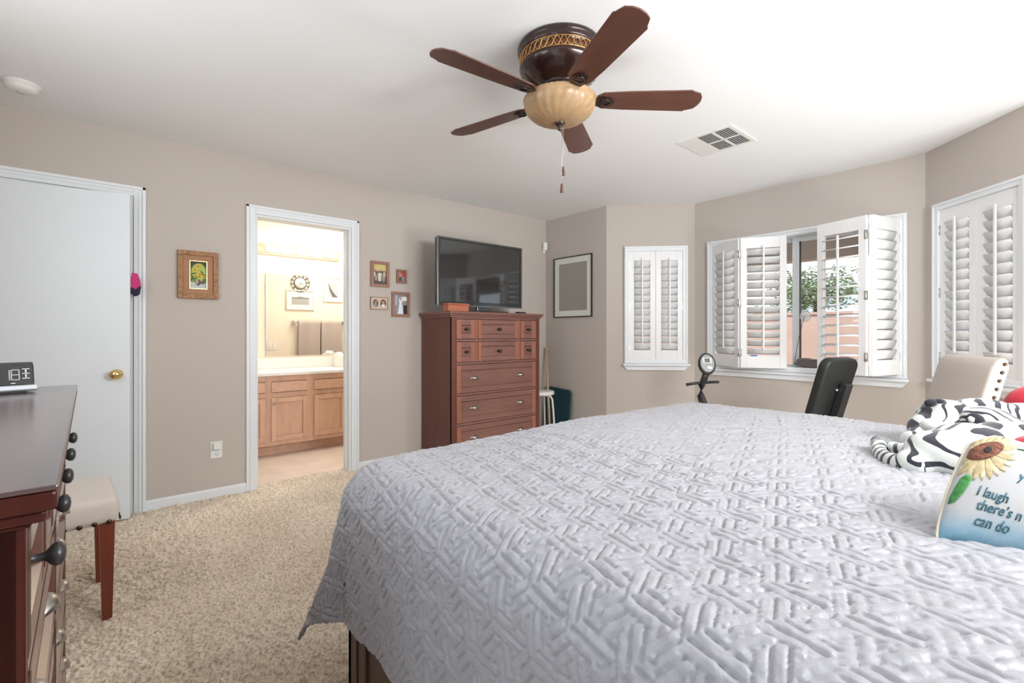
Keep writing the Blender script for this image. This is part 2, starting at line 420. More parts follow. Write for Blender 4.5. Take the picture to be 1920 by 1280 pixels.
# door 1: ajar slab with brass knob
d1 = thing('door_1', 'flat white interior door standing slightly ajar beside the dresser', 'door', (LX + .012, D1[0] + .018, 0), R(-9.6))
struct(d1)
MB().box(-.035, 0, 0, .735, .012, DH - .022).build('door_slab', M_door, d1, .0015)
b = MB(); T = Matrix.Translation((0, .672, .905)) @ Matrix.Rotation(R(90), 4, 'Y')
b.lathe([(.030, 0), (.031, .004), (.022, .010), (.011, .014), (.011, .030), (.020, .036), (.027, .046), (.029, .058), (.025, .068), (.012, .074), (.0001, .075)], 28, T)
o = b.build('door_knob', M_brass, d1); o['label'] = 'polished brass knob'
# door 2: bathroom door swung open, with hinge plates on its jamb
d2 = thing('door_2', 'white bathroom door swung fully open into the bathroom', 'door', (LX - .135, D2[0] + .012, 0), 0)
struct(d2)
MB().box(-.70, -.004, -.035, 0, .012, DH - .022).build('door_slab', M_door, d2, .0015, M=Matrix.Rotation(R(24), 4, 'Z'))
for z in (.27, 1.02, 1.78):
    b = MB(); b.box(-.002, .032, .005, .008, z, z + .09).cyl((-.004, .010, z), (-.004, .010, z + .09), .006, n=10)
    b.build('hinge', M_steel, d2)

# pink jacket poking out of the gap of the left door
b = MB()
b.prism([(-.012, 0), (.014, -.006), (.030, -.05), (.034, -.085), (.016, -.11), (-.01, -.12), (-.02, -.05)], -.008, .008, 'XZ',
        Matrix.Translation((-3.795, .127, 1.535)) @ Matrix.Rotation(R(60), 4, 'Z'), True)
b.mi = 1
b.prism([(-.016, -.09), (.012, -.105), (.034, -.083), (.026, -.135), (.004, -.15), (-.018, -.13)], -.012, .012, 'XZ',
        Matrix.Translation((-3.797, .126, 1.535)) @ Matrix.Rotation(R(60), 4, 'Z'), True)
o = b.build('jacket', [M_pink, M_navy], bevel=.004, seg=3)
tag(o, 'pink and navy garment poking out past the edge of the ajar left door', 'jacket')
# dark closet behind door 1
b = MB(); b.box(-4.9, -4.86, -.85, .45, 0, CH).box(-4.86, -4.02, -.85, -.80, 0, CH).box(-4.86, -4.02, .35, .40, 0, CH).box(-4.9, -4.02, -.85, .45, -.05, 0)
struct(b.build('wall_closet', M_wall))

# ---------------------------------------------------------------- bathroom shell
BX = -5.35
b = MB(); b.box(BX - .1, BX, .35, 3.0, 0, CH).box(BX, -4.02, .40, .48, 0, CH).box(BX, -4.02, 2.9, 3.0, 0, CH)
b.box(-4.03, -4.021, .48, D2[0], 0, CH).box(-4.03, -4.021, D2[1], 2.9, 0, CH).box(-4.03, -4.021, D2[0], D2[1], DH, CH)
struct(b.build('wall_bathroom', M_bath_wall))
b = MB(); b.box(BX, -4.0, .45, 2.95, -.02, .004); struct(b.build('floor_bathroom', M_tile))

# ---------------------------------------------------------------- windows and shutters
def wframe(name, T, s0, s1, z0, z1, apron=True):
    """trim frame, sill and glazing; local x along wall, +y into the room"""
    root = bpy.data.objects.new(name, None); root.empty_display_size = .05; COL.objects.link(root); root['kind'] = 'structure'
    root.matrix_world = T
    f = .042; b = MB()
    b.ring_frame(s0 - f, s1 + f, z0 - .02, z1 + f, f + .006, 0, .030)
    b.ring_frame(s0 - f + .006, s1 + f - .006, z0 - .014, z1 + f - .006, .014, .030, .038)
    b.box(s0, s0 + .012, -.13, 0, z0, z1).box(s1 - .012, s1, -.13, 0, z0, z1).box(s0, s1, -.13, 0, z1 - .012, z1).box(s0, s1, -.13, 0, z0, z0 + .012)
    b.build('window_frame', M_white, root, .002)
    b = MB(); b.box(s0 - f - .014, s1 + f + .014, -.0, .058, z0 - .040, z0 - .020)
    b.prism([(s0 - f - .008, z0 - .040), (s1 + f + .008, z0 - .040), (s1 + f - .028, z0 - .085), (s0 - f + .028, z0 - .085)], 0, .024, 'XZ')
    b.build('window_sill', M_white, root, .003)
    return root
def wallT(p0, p1):
    d = Vector((p1.x - p0.x, p1.y - p0.y, 0)); return Matrix.Translation((p0.x, p0.y, 0)) @ Matrix.Rotation(math.atan2(d.y, d.x), 4, 'Z')
T_R = wallT(A1, A2); T_M = wallT(A2, A3); T_L = wallT(A3, A4)
w1 = wframe('window_1', T_L, wLs0, wLs1, .87, 1.98)
w2 = wframe('window_2', T_M, .14, 1.565, .84, 1.99)
w3 = wframe('window_3', T_R, wRs0, wRs1, .86, 2.0)
for wd, s0, s1, z0, z1 in ((w1, wLs0, wLs1, .87, 1.98), (w3, wRs0, wRs1, .86, 2.0)):
    b = MB(); b.ring_frame(s0 + .012, s1 - .012, z0 + .012, z1 - .012, .03, -.12, -.09); b.build('sash', M_white, wd)
    MB().box(s0 + .04, s1 - .04, -.107, -.103, z0 + .04, z1 - .04).build('pane', M_glass, wd)
# sliding sash of the main window: local s runs from right (A2) to left (A3)
b = MB(); b.ring_frame(.152, .89, .852, 1.978, .035, -.100, -.072).box(.835, .856, -.100, -.072, .887, 1.943).ring_frame(.86, 1.553, .852, 1.978, .030, -.125, -.102); b.build('sash', M_white, w2)
MB().box(.19, .826, -.090, -.086, .885, 1.945).build('pane', M_glass, w2)
MB().box(.892, 1.52, -.115, -.111, .885, 1.945).build('pane', M_glass, w2)
b = MB(); b.box(.827, .8345, -.098, -.074, .888, 1.942); b.build('sash_gasket', M_blk, w2)
# frames of unseen openings, added to go with the fill lamps
b = MB(); b.ring_frame(0, 1.0, 0, 2.05, .05, -.10, -.04).box(.48, .52, -.1, -.04, .05, 2.0)
o = b.build('added_opening_side', M_white, None, .002, M=Matrix.Translation((RX, 2.72, 0)) @ Matrix.Rotation(R(90), 4, 'Z')); struct(o)
b = MB(); b.ring_frame(0, 1.8, 0, .60, .05, -.10, -.04)
o = b.build('added_opening_high', M_white, None, .002, M=Matrix.Translation((RX, .65, 1.48)) @ Matrix.Rotation(R(90), 4, 'Z')); struct(o)
b = MB(); b.ring_frame(0, 1.6, 0, .80, .05, -.10, -.04)
o = b.build('added_opening_near', M_white, None, .002, M=Matrix.Translation((-2.55, NY, 1.30))); struct(o)
b = MB(); b.ring_frame(0, 1.2, 0, 2.03, .05, -.10, -.04)
o = b.build('added_opening_rear', M_white, None, .002, M=Matrix.Translation((-.6, NY, 0))); struct(o)

def shutter(label, T, w, h, tilt, n=13, rod_side=1, hinge_x=(0,), sticker=False, recess=0, flip=False):
    """panel hinged at x=0, width along +x, thickness centred on y=0, room side +y"""
    root = thing('plantation_shutter', label, 'shutter', group='white plantation shutter panels in the bay'); root.matrix_world = T
    st = .052; tp = .095; bt = .11; t = .013
    b = MB(); b.box(0, st, -t, t, 0, h).box(w - st, w, -t, t, 0, h).box(st, w - st, -t, t, 0, bt).box(st, w - st, -t, t, h - tp, h)
    b.build('panel_frame', M_shut, root, .002)
    b = MB(); z0 = bt; sp = (h - tp - bt) / n; c = .040
    for i in range(n):
        zc = z0 + sp * (i + .5)
        tt = tilt if not isinstance(tilt, (list, tuple)) else tilt[0] + (tilt[1] - tilt[0]) * i / (n - 1)
        Q = Matrix.Translation((0, 0, zc)) @ Matrix.Rotation(tt, 4, 'X')
        pts = [(-c, 0), (-c * .6, .0042), (0, .0056), (c * .6, .0042), (c, 0), (c * .6, -.0042), (0, -.0056), (-c * .6, -.0042)]
        b.prism(pts, st + .001, w - st - .001, 'YZ', Q, True)
    b.build('louvers', M_shut, root)
    tt = tilt if not isinstance(tilt, (list, tuple)) else tilt[0]
    yr = (-1 if flip else 1) * (c * abs(math.cos(tt)) + .006); zr = c * math.sin(tt) * (-1 if flip else 1)
    MB().box(w / 2 - .007, w / 2 + .007, yr - .005, yr + .006, z0 + sp * .3 + zr, h - tp - sp * .3 + zr + .01).build('tilt_rod', M_shut, root, .002)
    for hx in hinge_x:
        for z in (.10, h / 2 - .03, h - .17):
            b = MB(); b.cyl((hx, t + .003, z), (hx, t + .003, z + .065), .0045, n=8).box(hx - .012, hx + .012, t, t + .002, z, z + .065)
            b.build('hinge', M_steel, root)
    if sticker:
        o = MB(); o.prism([(w - st - .085, bt + .003), (w - st - .020, bt + .003), (w - st - .030, bt - .008), (w - st - .075, bt - .008)], t, t + .001, 'XZ')
        o = o.build('sticker', mat('blue_label', (.05, .10, .45), .5), root); o['label'] = 'small blue and white label'
    return root
def panel_T(x, y, z, ang): return Matrix.Translation((x, y, z)) @ Matrix.Rotation(ang, 4, 'Z')
# closed pairs in the side windows
aL = math.atan2(A4.y - A3.y, A4.x - A3.x); aR = math.atan2(A2.y - A1.y, A2.x - A1.x)
wl = (wLs1 - wLs0 - .008) / 2; wr = (wRs1 - wRs0 - .008) / 2
def on(T, s, y, z): return T @ Matrix.Translation((s, y, z))
shutter('closed shutter panel in the narrow left bay window, the one nearer the exercise bike', on(T_L, wLs0 + .003, .004, .874), wl, 1.10, [R(53), R(57)], 13)
shutter('closed shutter panel in the narrow left bay window, the one nearer the white-matted picture', on(T_L, wLs0 + .005 + wl, .004, .874), wl, 1.10, [R(53), R(57)], 13, hinge_x=(wl,))
shutter('closed shutter panel in the right bay window at the edge of the photo', on(T_R, wRs0 + .003, .004, .864), wr, 1.13, R(55), 14)
shutter('closed shutter panel in the right bay window, the one nearer the big window', on(T_R, wRs0 + .005 + wr, .004, .864), wr, 1.13, R(55), 14, hinge_x=(wr,))
# four folding panels of the main window (world placement; z base .85)
def fold(label, a, c, tilt, **k):
    a = Vector(a); c = Vector(c); d = c - a
    return shutter(label, panel_T(a.x, a.y, .853, math.atan2(d.y, d.x)), d.length, 1.135, tilt, 13, **k)
fold('leftmost folded-out shutter panel of the big window, louvers shut', (-1.885, 4.235), (-2.226, 4.435), R(64))
fold('second shutter panel from the left of the big window with the blue label', (-1.565, 4.405), (-1.878, 4.235), R(42), sticker=True, hinge_x=(.354,))
fold('wide open-louvered shutter panel in front of the trees, third of the big window', (-.925, 4.075), (-1.262, 4.185), R(-12), hinge_x=(0,))
fold('rightmost folded-out shutter panel of the big window, seen nearly edge on', (-.815, 4.42), (-.905, 4.078), R(66), flip=True)

# ---------------------------------------------------------------- drawer furniture (front face at y=0, facing +y)
def knob(parent, x, z, m, s=1.0, rz=0):
    T = Matrix.Translation((x, .0, z)) @ Matrix.Rotation(R(-90), 4, 'X')
    b = MB(); b.lathe([(.010 * s, 0), (.010 * s, .002), (.0058 * s, .006), (.0052 * s, .016), (.0075 * s, .021), (.0135 * s, .026), (.0165 * s, .031), (.0155 * s, .037), (.009 * s, .041), (.0001, .042)], 20, T)
    return b.build('knob', m, parent)
def cup_pull(parent, x, z, m):
    b = MB(); N = 12; M_ = 6; rings = []
    for i in range(N + 1):
        a = PI * i / N; ring = []
        for j in range(M_ + 1):
            e = PI / 2 * j / M_
            ring.append(b.bm.verts.new((x - .043 * math.cos(a) * (.25 + .75 * math.sin(e) ** .6 if j else .25), .027 * math.cos(e) ** .8 * math.sin(a) ** .5 if 0 < i < N else 0.0, z - .012 + .030 * math.sin(a) * math.sin(e) ** .8)))
        rings.append(ring)
    for p, q in zip(rings, rings[1:]):
        for j in range(M_): b._f([p[j], p[j + 1], q[j + 1], q[j]], True)
    b.tube([(x - .044 * math.cos(PI * i / N), .003, z - .012 + .032 * math.sin(PI * i / N)) for i in range(N + 1)], .003, 6)
    o = b.build('cup_pull', m, parent); sm = o.modifiers.new('thick', 'SOLIDIFY'); sm.thickness = .0018
    return o
def drawer(parent, x0, x1, z0, z1, mf, rail, knobs=(), pulls=(), mk=None, proud=.006, edge=None):
    x0 += .0015; x1 -= .0015; z0 += .002; z1 -= .002
    b = MB(); y1 = proud; y0 = -.018
    b.box(x0, x0 + rail, y0, y1, z0, z1).box(x1 - rail, x1, y0, y1, z0, z1)
    b.mi = 1
    b.box(x0 + rail, x1 - rail, y0, y1, z0, z0 + rail).box(x0 + rail, x1 - rail, y0, y1, z1 - rail, z1)
    r = rail; k = .008
    # bevelled lip down to the recessed panel
    xa, xb, za, zb = x0 + r, x1 - r, z0 + r, z1 - r
    P_ = [(xa, y1, za), (xb, y1, za), (xb, y1, zb), (xa, y1, zb)]; Q_ = [(xa + k, y1 - .012, za + k), (xb - k, y1 - .012, za + k), (xb - k, y1 - .012, zb - k), (xa + k, y1 - .012, zb - k)]
    vp = [b.bm.verts.new(p) for p in P_]; vq = [b.bm.verts.new(p) for p in Q_]
    for i in range(4): b._f([vp[i], vp[(i + 1) % 4], vq[(i + 1) % 4], vq[i]])
    b._f(vq)
    o = b.build('drawer', [edge or mf, mf], parent, .0015)
    for kx in knobs: 
        q = knob(o, kx, (z0 + z1) / 2, mk); q.location.y = y1 - .012
    for px in pulls: 
        q = cup_pull(o, px, (z0 + z1) / 2 + .004, mk); q.location.y = y1 - .012
    return o
def crown(b, x0, x1, y0, z0, z1, ov):
    """moulded top slab; front at y=0"""
    b.box(x0 - ov, x1 + ov, y0, ov, z1 - .022, z1)
    b.box(x0 - ov * .72, x1 + ov * .72, y0, ov * .72, z1 - .036, z1 - .022)
    b.box(x0 - ov * .35, x1 + ov * .35, y0, ov * .35, z0, z1 - .036)

# tall chest: faces +x
ch = thing('chest_of_drawers', 'tall cherry wood chest of drawers against the left wall carrying the television', 'chest of drawers', (-3.385, 2.72, 0), R(-90))
HW = .51; DP = .495
b = MB(); b.box(-HW, -HW + .022, -DP, 0, .0, 1.29).box(HW - .022, HW, -DP, 0, 0, 1.29).box(-HW + .022, HW - .022, -DP, -DP + .01, .03, 1.29).box(-HW + .022, HW - .022, -DP, -.02, .08, .10)
b.box(-HW, -HW + .045, -.02, .004, .0, 1.29).box(HW - .045, HW, -.02, .004, 0, 1.29)
b.build('carcass', M_chest, ch, .0015)
b = MB(); b.box(-HW + .022, HW - .022, -DP + .011, -.022, .12, 1.28); b.build('drawer_boxes', M_dark, ch)
b = MB()
for z0, z1 in ((.0, .115), (.360, .378), (.617, .635), (.884, .902), (1.083, 1.101), (1.278, 1.29)): b.box(-HW + .045, HW - .045, -.02, .003, z0, z1)
b.build('rails', M_chestf, ch, .001)
b = MB(); crown(b, -HW, HW, -DP, 1.29, 1.342, .032); b.build('top', M_chestf, ch, .004)
IW = HW - .047
for z0, z1 in ((1.103, 1.276), (.904, 1.081)):
    for xa, xb in ((-IW, -.262), (-.236, .236), (.262, IW)):
        drawer(ch, xa, xb, z0, z1, M_chestf, .038 if xb - xa > .3 else .048, knobs=((xa + xb) / 2,), mk=M_bronze, edge=M_cedge)
    for x in (-.259, .239): MB().box(x, x + .020, -.02, .003, z0, z1).build('divider', M_cedge, ch, .001)
for z0, z1 in ((.637, .882), (.380, .615), (.117, .358)):
    drawer(ch, -IW, IW, z0, z1, M_chestf, .046, pulls=(-.27, .27), mk=M_pew, edge=M_cedge)

# long dresser at the near wall: faces +y
dr = thing('dresser', 'long dark cherry dresser in the left foreground with knobs and cup pulls', 'dresser', (-1.42, -.093, 0), R(1.4))
HW = .655; DP = .52; HT = .988
b = MB(); b.box(-HW, -HW + .025, -DP, 0, 0, HT - .05).box(HW - .025, HW, -DP, 0, 0, HT - .05).box(-HW, HW, -DP, -DP + .012, .03, HT - .05)
b.box(-HW, -HW + .03, -.02, .006, 0, HT - .05).box(HW - .03, HW, -.02, .006, 0, HT - .05)
b.build('carcass', M_dress, dr, .0015)
b = MB(); b.box(-HW + .026, HW - .026, -DP + .014, -.022, .10, HT - .052); b.build('drawer_boxes', M_dark, dr)
b = MB()
for z0, z1 in ((0, .085), (.300, .318), (.520, .538), (.742, .764), (.925, HT - .05)): b.box(-HW + .03, HW - .03, -.02, .004, z0, z1)
b.box(-.012, .012, -.02, .004, .085, .742)
b.build('rails', M_dressf, dr, .001)
b = MB(); ov = .034; b.box(-HW - ov, HW + ov, -DP, ov, HT - .006, HT); b.build('top', M_dtop, dr, .002)
b = MB(); crown(b, -HW, HW, -DP, HT - .05, HT - .0065, .033); b.build('top_moulding', M_dress, dr, .004)
for cx, hw in ((-.505, .118), (-.245, .118), (0, .103), (.225, .098), (.49, .132)):
    drawer(dr, cx - hw, cx + hw, .767, .922, M_dressf, .036, knobs=(cx,), mk=M_dkm, edge=M_dress)
for x in (-.375, -.115, .115, .34): MB().box(x - .008, x + .008, -.02, .005, .764, .925).build('divider', M_dress, dr, .001)
for z0, z1 in ((.541, .739), (.321, .517), (.088, .297)):
    for xa, xb in ((-HW + .033, -.015), (.015, HW - .033)):
        drawer(dr, xa, xb, z0, z1, M_dressf, .04, pulls=(xa + .15, xb - .15), mk=M_pew, edge=M_dress)
DT = HT

# clock radio on the dresser, facing the camera
ck = thing('clock_radio', 'black and silver digital clock radio on the dresser top', 'clock radio', (-1.945, -.283, DT), R(-78))
b = MB(); b.prism([(-.045, .006), (.062, .006), (.068, .012), (.058, .022), (-.04, .030), (-.05, .020)], -.12, .12, 'YZ'); b.build('silver_base', mat('silver_plastic', (.62, .64, .68), .3, .3), ck, .003)
b = MB(); b.prism([(-.035, .026), (.056, .022), (.036, .078), (.026, .086), (-.02, .082)], -.115, .115, 'YZ'); b.build('black_body', mat('gloss_black', (.012, .011, .014), .15, coat=.5), ck, .004)
MB().box(-.10, .10, -.03, .05, 0, .006).build('foot', M_blk, ck, .001)
# display on the sloped front: local frame (viewer right = -x)
dv = Vector((0, .036 - .056, .078 - .022)); n_ = Vector((0, dv.z, -dv.y)).normalized(); dv.normalize()
def slab(bm_, x, u, wx, hu, off=.0008, th=.0006):
    """small raised rectangle centred at x,u on the sloped front"""
    o0 = Vector((0, .056, .022)) + dv * u + n_ * off
    c = [o0 + Vector((x + sx * wx / 2, 0, 0)) + dv * (su * hu / 2) + n_ * k for k in (0, th) for su in (-1, 1) for sx in (-1, 1)]
    v = [bm_.bm.verts.new(p) for p in c]
    for q in ((0, 2, 3, 1), (4, 5, 7, 6), (0, 1, 5, 4), (2, 6, 7, 3), (0, 4, 6, 2), (1, 3, 7, 5)): bm_._f([v[i] for i in q])
b = MB(); slab(b, -.012, .031, .150, .040, .0002, .0006); b.build('display_window', mat('smoked_display', (.03, .028, .032), .12), ck)
b = MB()
SEG = {'1': 'bc', '8': 'abcdefg'}
def digit(ch_, x, u, W=.015, H_=.029, t=.0024):
    pos = {'a': (0, H_ / 2, W, t), 'd': (0, -H_ / 2, W, t), 'g': (0, 0, W, t), 'b': (-W / 2, H_ / 4, t, H_ / 2), 'c': (-W / 2, -H_ / 4, t, H_ / 2), 'f': (W / 2, H_ / 4, t, H_ / 2), 'e': (W / 2, -H_ / 4, t, H_ / 2)}
    for s_ in SEG[ch_]:
        px, pu, w_, h_ = pos[s_]; slab(b, x + px, u + pu, w_, h_, .001, .0003)
digit('8', -.077, .031); digit('1', -.058, .031)
b.build('digits', mat('dim_digits', (.42, .39, .39), .4), ck)
marks = [(-.098, .047, .015, .0018), (-.098, .034, .015, .0018), (-.098, .020, .015, .0018), (-.098, .0405, .0028, .008), (-.098, .027, .0028, .008), (.03, .0545, .02, .003)]
for x, u, w_, h_ in marks + [(x, .0065, .009, .0018) for x in (-.072, -.042, -.028, -.015)]:
    b = MB(); slab(b, x, u, w_, h_, .001); b.build('marking', M_plast, ck)

# ---------------------------------------------------------------- upholstered parsons chairs (front faces +y)
def parsons_chair(label, loc, rz):
    t = thing('upholstered_chair', label, 'chair', loc, rz, 'beige nailhead trimmed dining chairs')
    b = MB(); b.box(-.235, .235, -.23, .235, .385, .495); o = b.build('seat', M_fab, t, .034, 4)
    s_ = o.modifiers.new('s', 'SUBSURF'); s_.levels = s_.render_levels = 1
    for p in o.data.polygons: p.use_smooth = True
    b = MB(); N = 14
    def yb(z): return -.225 - .12 * max(0, (z - .42) / .6) ** 1.35
    pr = [(yb(.40) + .055, .40)] + [(yb(.40 + .63 * i / N) + .055 - .012 * i / N, .40 + .63 * i / N) for i in range(1, N)]
    pr += [(yb(1.03) + .035, 1.022), (yb(1.03) + .012, 1.034), (yb(1.03) - .012, 1.030)]
    pr += [(yb(.40 + .63 * i / N) - .03, .40 + .63 * i / N) for i in range(N - 1, -1, -1)]
    b.prism(pr, -.235, .235, 'YZ', None, True); o = b.build('backrest', M_fab, t, .014, 3)
    spots = [(sx * .236, yb(.47 + .041 * i) - .004, .47 + .041 * i, 0) for i in range(14) for sx in (-1, 1)]
    spots += [(-.20 + .40 * i / 9, .236, .400, 90) for i in range(10)] + [(sx * .236, -.20 + .40 * i / 9, .400, 0) for i in range(10) for sx in (-1, 1)]
    for i, (x, y, z, a_) in enumerate(spots):
        q = MB().ball((0, 0, 0), (.004, .0095, .0095), 10).build('nailhead', M_nail, t) if i == 0 else n0_.copy()
        if i == 0: n0_ = q
        else: COL.objects.link(q)
        q.location = (x, y, z); q.rotation_euler = (0, 0, R(a_))
    for sx in (-1, 1):
        for yy, back in ((.195, 0), (-.20, 1)):
            b = MB(); x = sx * .198; a = .024; c = .016; k = -.05 if back else 0
            vt = [b.bm.verts.new((x + i * a, yy + j * a, .402)) for i, j in ((-1, -1), (1, -1), (1, 1), (-1, 1))]
            vb = [b.bm.verts.new((x + i * c, yy + k + j * c, 0.002)) for i, j in ((-1, -1), (1, -1), (1, 1), (-1, 1))]
            b._f(vt); b._f(vb[::-1])
            for i in range(4): b._f([vt[i], vt[(i + 1) % 4], vb[(i + 1) % 4], vb[i]])
            b.build('leg', M_leg, t, .002)
    return t
parsons_chair('beige upholstered chair with red wood legs tucked past the end of the dresser', (-2.72, -.210, 0), R(3.5))
# second chair: front points to world (-.84,-.54)
parsons_chair('beige upholstered chair beyond the bed, its nailhead trimmed back below the right bay window', (-.622, 3.352, 0), math.atan2(-.54, -.84) - PI / 2)

# ---------------------------------------------------------------- bed
bd = thing('bed', 'dark espresso wood platform bed frame with storage panels under the quilt', 'bed', (0, 0, 0))
fx0, fx1, fy0, fy1, fz = -1.43, .70, .56, 2.60, .42
b = MB()
for (a, c) in ((fy0, fy0 + .022), (fy1 - .022, fy1)):
    b.box(fx0, fx0 + .06, a, c, .0, fz).box(fx1 - .06, fx1, a, c, 0, fz).box(fx0 + .06, fx1 - .06, a, c, fz - .05, fz).box(fx0 + .06, fx1 - .06, a, c, 0, .07)
    b.box(-.38, -.30, a, c, .07, fz - .05)
b.box(fx0, fx0 + .022, fy0, fy1, 0, fz)
b.box(fx0 + .022, fx1, fy0 + .03, fy1 - .03, fz - .03, fz - .01)
b.build('side_frame', M_bedw, bd, .002)
for xa, xb in ((fx0 + .065, -.385), (-.295, fx1 - .065)):
    b = MB(); b.box(xa, xb, fy0 + .012, fy0 + .026, .075, fz - .055); b.ring_frame(xa, xb, .075, fz - .055, .05, fy0 + .004, fy0 + .014); b.build('drawer', M_bedw, bd, .002)
b = MB(); b.box(fx1, fx1 + .05, fy0 - .02, fy1 + .02, 0, 1.25); b.box(fx1 - .01, fx1 + .06, fy0 - .04, fy1 + .04, 1.25, 1.29); b.build('headboard', M_bedw, bd, .004)
mt = thing('mattress', 'thick mattress under the grey quilt with its pale sheet showing below the hem', 'mattress', (0, 0, 0))
MB().box(-1.36, .68, .62, 2.54, .425, .70).build('mattress_body', M_sheet, mt, .06, 4)
# sheet edge peeking out under the quilt hem
ss = np.linspace(0, 1, 220); tt = np.linspace(0, 1, 12); A_, B_ = np.meshgrid(ss, tt, indexing='ij')
Xs = fx0 - .012 + A_ * 2.0; hem = .27 + .012 * np.sin(A_ * 31) + .02 * np.sin(A_ * 9 + 1)
Zs = .60 - B_ * (.60 - hem); Ys = .552 - .010 * np.sin(B_ * 3) - .004 * np.sin(A_ * 47) * B_
o = grid_mesh('bed_sheet', Xs, Ys, Zs, M_sheet, mt); m_ = o.modifiers.new('t', 'SOLIDIFY'); m_.thickness = .004; m_.offset = 1

# quilt
def quilt():
    EX, EY0, EY1 = -1.375, .655, 2.50; Rr = .12; ZT = .752
    dF, dN, dFar = .47, .515, .46
    a = np.concatenate([np.arange(EX - dF, -.20, .0026), np.arange(-.20, .66, .0040)])
    bb = np.concatenate([np.arange(EY0 - dN, 1.25, .0026), np.arange(1.25, EY1 + dFar, .0062)])
    Au, Bu = np.meshgrid(a, bb, indexing='ij')
    da = np.maximum(0, EX - Au); db = np.where(Bu < EY0, EY0 - Bu, np.maximum(0, Bu - EY1)); sg = np.where(Bu < EY0, -1., 1.)
    d = np.sqrt(da ** 2 + db ** 2) + 1e-9
    ca, cb = da / d, db / d; corner = 2 * ca * cb
    L_ = Rr * PI / 2
    ph = np.minimum(d / Rr, PI / 2)
    h = Rr * np.sin(ph); dz = Rr * (1 - np.cos(ph)); ex = np.maximum(0, d - L_) * (1 - .08 * corner)
    fl_ = .035 * ca + .02 * cb + .34 * corner ** 1.5
    # soft vertical folds in the hanging part
    ang = np.where(da > 0, Bu, 0) * 9 + np.where(db > 0, Au, 0) * 7
    fold_ = .012 * np.sin(ang + .7) + .006 * np.sin(ang * 2.7 + 1)
    h = h + ex * fl_ + fold_ * np.minimum(1, ex / .2) * (1 - corner)
    h = h + .030 * np.sin(np.arctan2(db, da) * 5.0 + .4) * corner * np.minimum(1, ex / .15)
    dz = dz + ex * np.sqrt(np.maximum(.2, 1 - fl_ ** 2))
    Xp = np.where(Au < EX, EX, Au) - h * ca; Yp = np.where(Bu < EY0, EY0, np.where(Bu > EY1, EY1, Bu)) + sg * h * cb
    crown_ = .042 * np.clip(1 - ((Bu - 1.60) / 1.05) ** 2, 0, 1) * np.clip((Au + 1.45) / .35, 0, 1) ** .6
    lump = .016 * (vnoise(Au * 2.6 + 9, Bu * 2.6, 11) - .5) + .006 * (vnoise(Au * 9 + 3, Bu * 9, 12) - .5)
    Zp = ZT - dz + crown_ + lump
    # woven hexagonal quilting in cloth space
    wob = .012
    U = Au + wob * (vnoise(Au * 5, Bu * 5, 21) - .5); V = Bu + wob * (vnoise(Au * 5, Bu * 5, 22) - .5)
    P = .090; W = .061; nch = 3
    best = np.full(U.shape, -9.); H = np.zeros(U.shape)
    for k, th in enumerate((20, 80, 140)):
        t_ = R(th); n = U * math.cos(t_) + V * math.sin(t_); l = -U * math.sin(t_) + V * math.cos(t_)
        row = np.round(n / P); c = n - row * P
        inside = np.abs(c) < W / 2
        pr = np.sin(2 * PI * (l / (P * 1.1547) + .5 * row + k / 3.)) 
        q = (c / W + .5) * nch; s_ = np.abs(np.sin(PI * q))
        hh = .0070 * np.minimum(1, s_ * 2.1) ** .7
        sel = inside & (pr > best)
        H = np.where(sel, hh, H); best = np.where(sel, pr, best)
    none = best < -5
    H = np.where(none, .0065 + .0020 * vnoise(U * 60, V * 60, 31), H)
    # puckering along the stitches
    H = H + .0030 * (vnoise(U * 85, V * 85, 32) - .5) + .0022 * (vnoise(U * 34, V * 34, 33) - .5)
    # light blur of the relief so that stitches read as grooves
    H = (3 * H + np.roll(H, 1, 0) + np.roll(H, -1, 0) + np.roll(H, 1, 1) + np.roll(H, -1, 1)) / 7
    # normals of the base surface
    Pm = np.stack([Xp, Yp, Zp], -1); gu = np.gradient(Pm, axis=0); gv = np.gradient(Pm, axis=1)
    Nn = np.cross(gu, gv); Nn /= np.linalg.norm(Nn, axis=-1, keepdims=True) + 1e-12
    Pm = Pm + Nn * H[..., None] * 1.45
    o = grid_mesh('quilt', Pm[..., 0], Pm[..., 1], Pm[..., 2], M_quilt)
    m_ = o.modifiers.new('t', 'SOLIDIFY'); m_.thickness = .006; m_.offset = -1
    tag(o, 'large silver grey quilt with stitched basketweave pattern covering the bed', 'quilt')
    return o
quilt()

# ---------------------------------------------------------------- television and things on the chest
tv = thing('television', 'black flat screen television standing on the tall chest', 'television', (-3.50, 2.625, 1.344), R(-90))
b = MB(); b.box(-.478, .478, -.052, -.008, .056, .642); b.build('case', mat('tv_bezel', (.02, .022, .023), .22, coat=.5), tv, .006, 3)
b = MB(); b.ring_frame(-.484, .484, .050, .648, .010, -.012, .004); b.build('outer_rim', mat('tv_rim', (.22, .24, .235), .25, .6), tv, .002)
b = MB(); b.ring_frame(-.474, .474, .060, .638, .020, -.008, .002); b.box(-.454, .454, -.008, .0015, .08, .092); b.build('bezel', mat('tv_bezel', (.02, .022, .023), .22), tv, .001)
MB().box(-.454, .454, -.006, -.0015, .090, .620).build('screen', M_screen, tv)
b = MB(); b.box(-.05, .05, -.045, -.015, .008, .07); b.box(-.22, .22, -.12, .11, 0, .010); b.build('stand', mat('tv_bezel', (.02, .022, .023), .22), tv, .004)
bx = thing('wooden_box', 'small orange brown wooden box on the chest in front of the television', 'box', (-3.432, 2.285, 1.344), R(-90))
MB().box(-.105, .105, -.045, .045, 0, .052).build('body', wood('box_wood', (.38, .10, .045), (.50, .16, .08), 'X', .4, 9, .12), bx, .002)
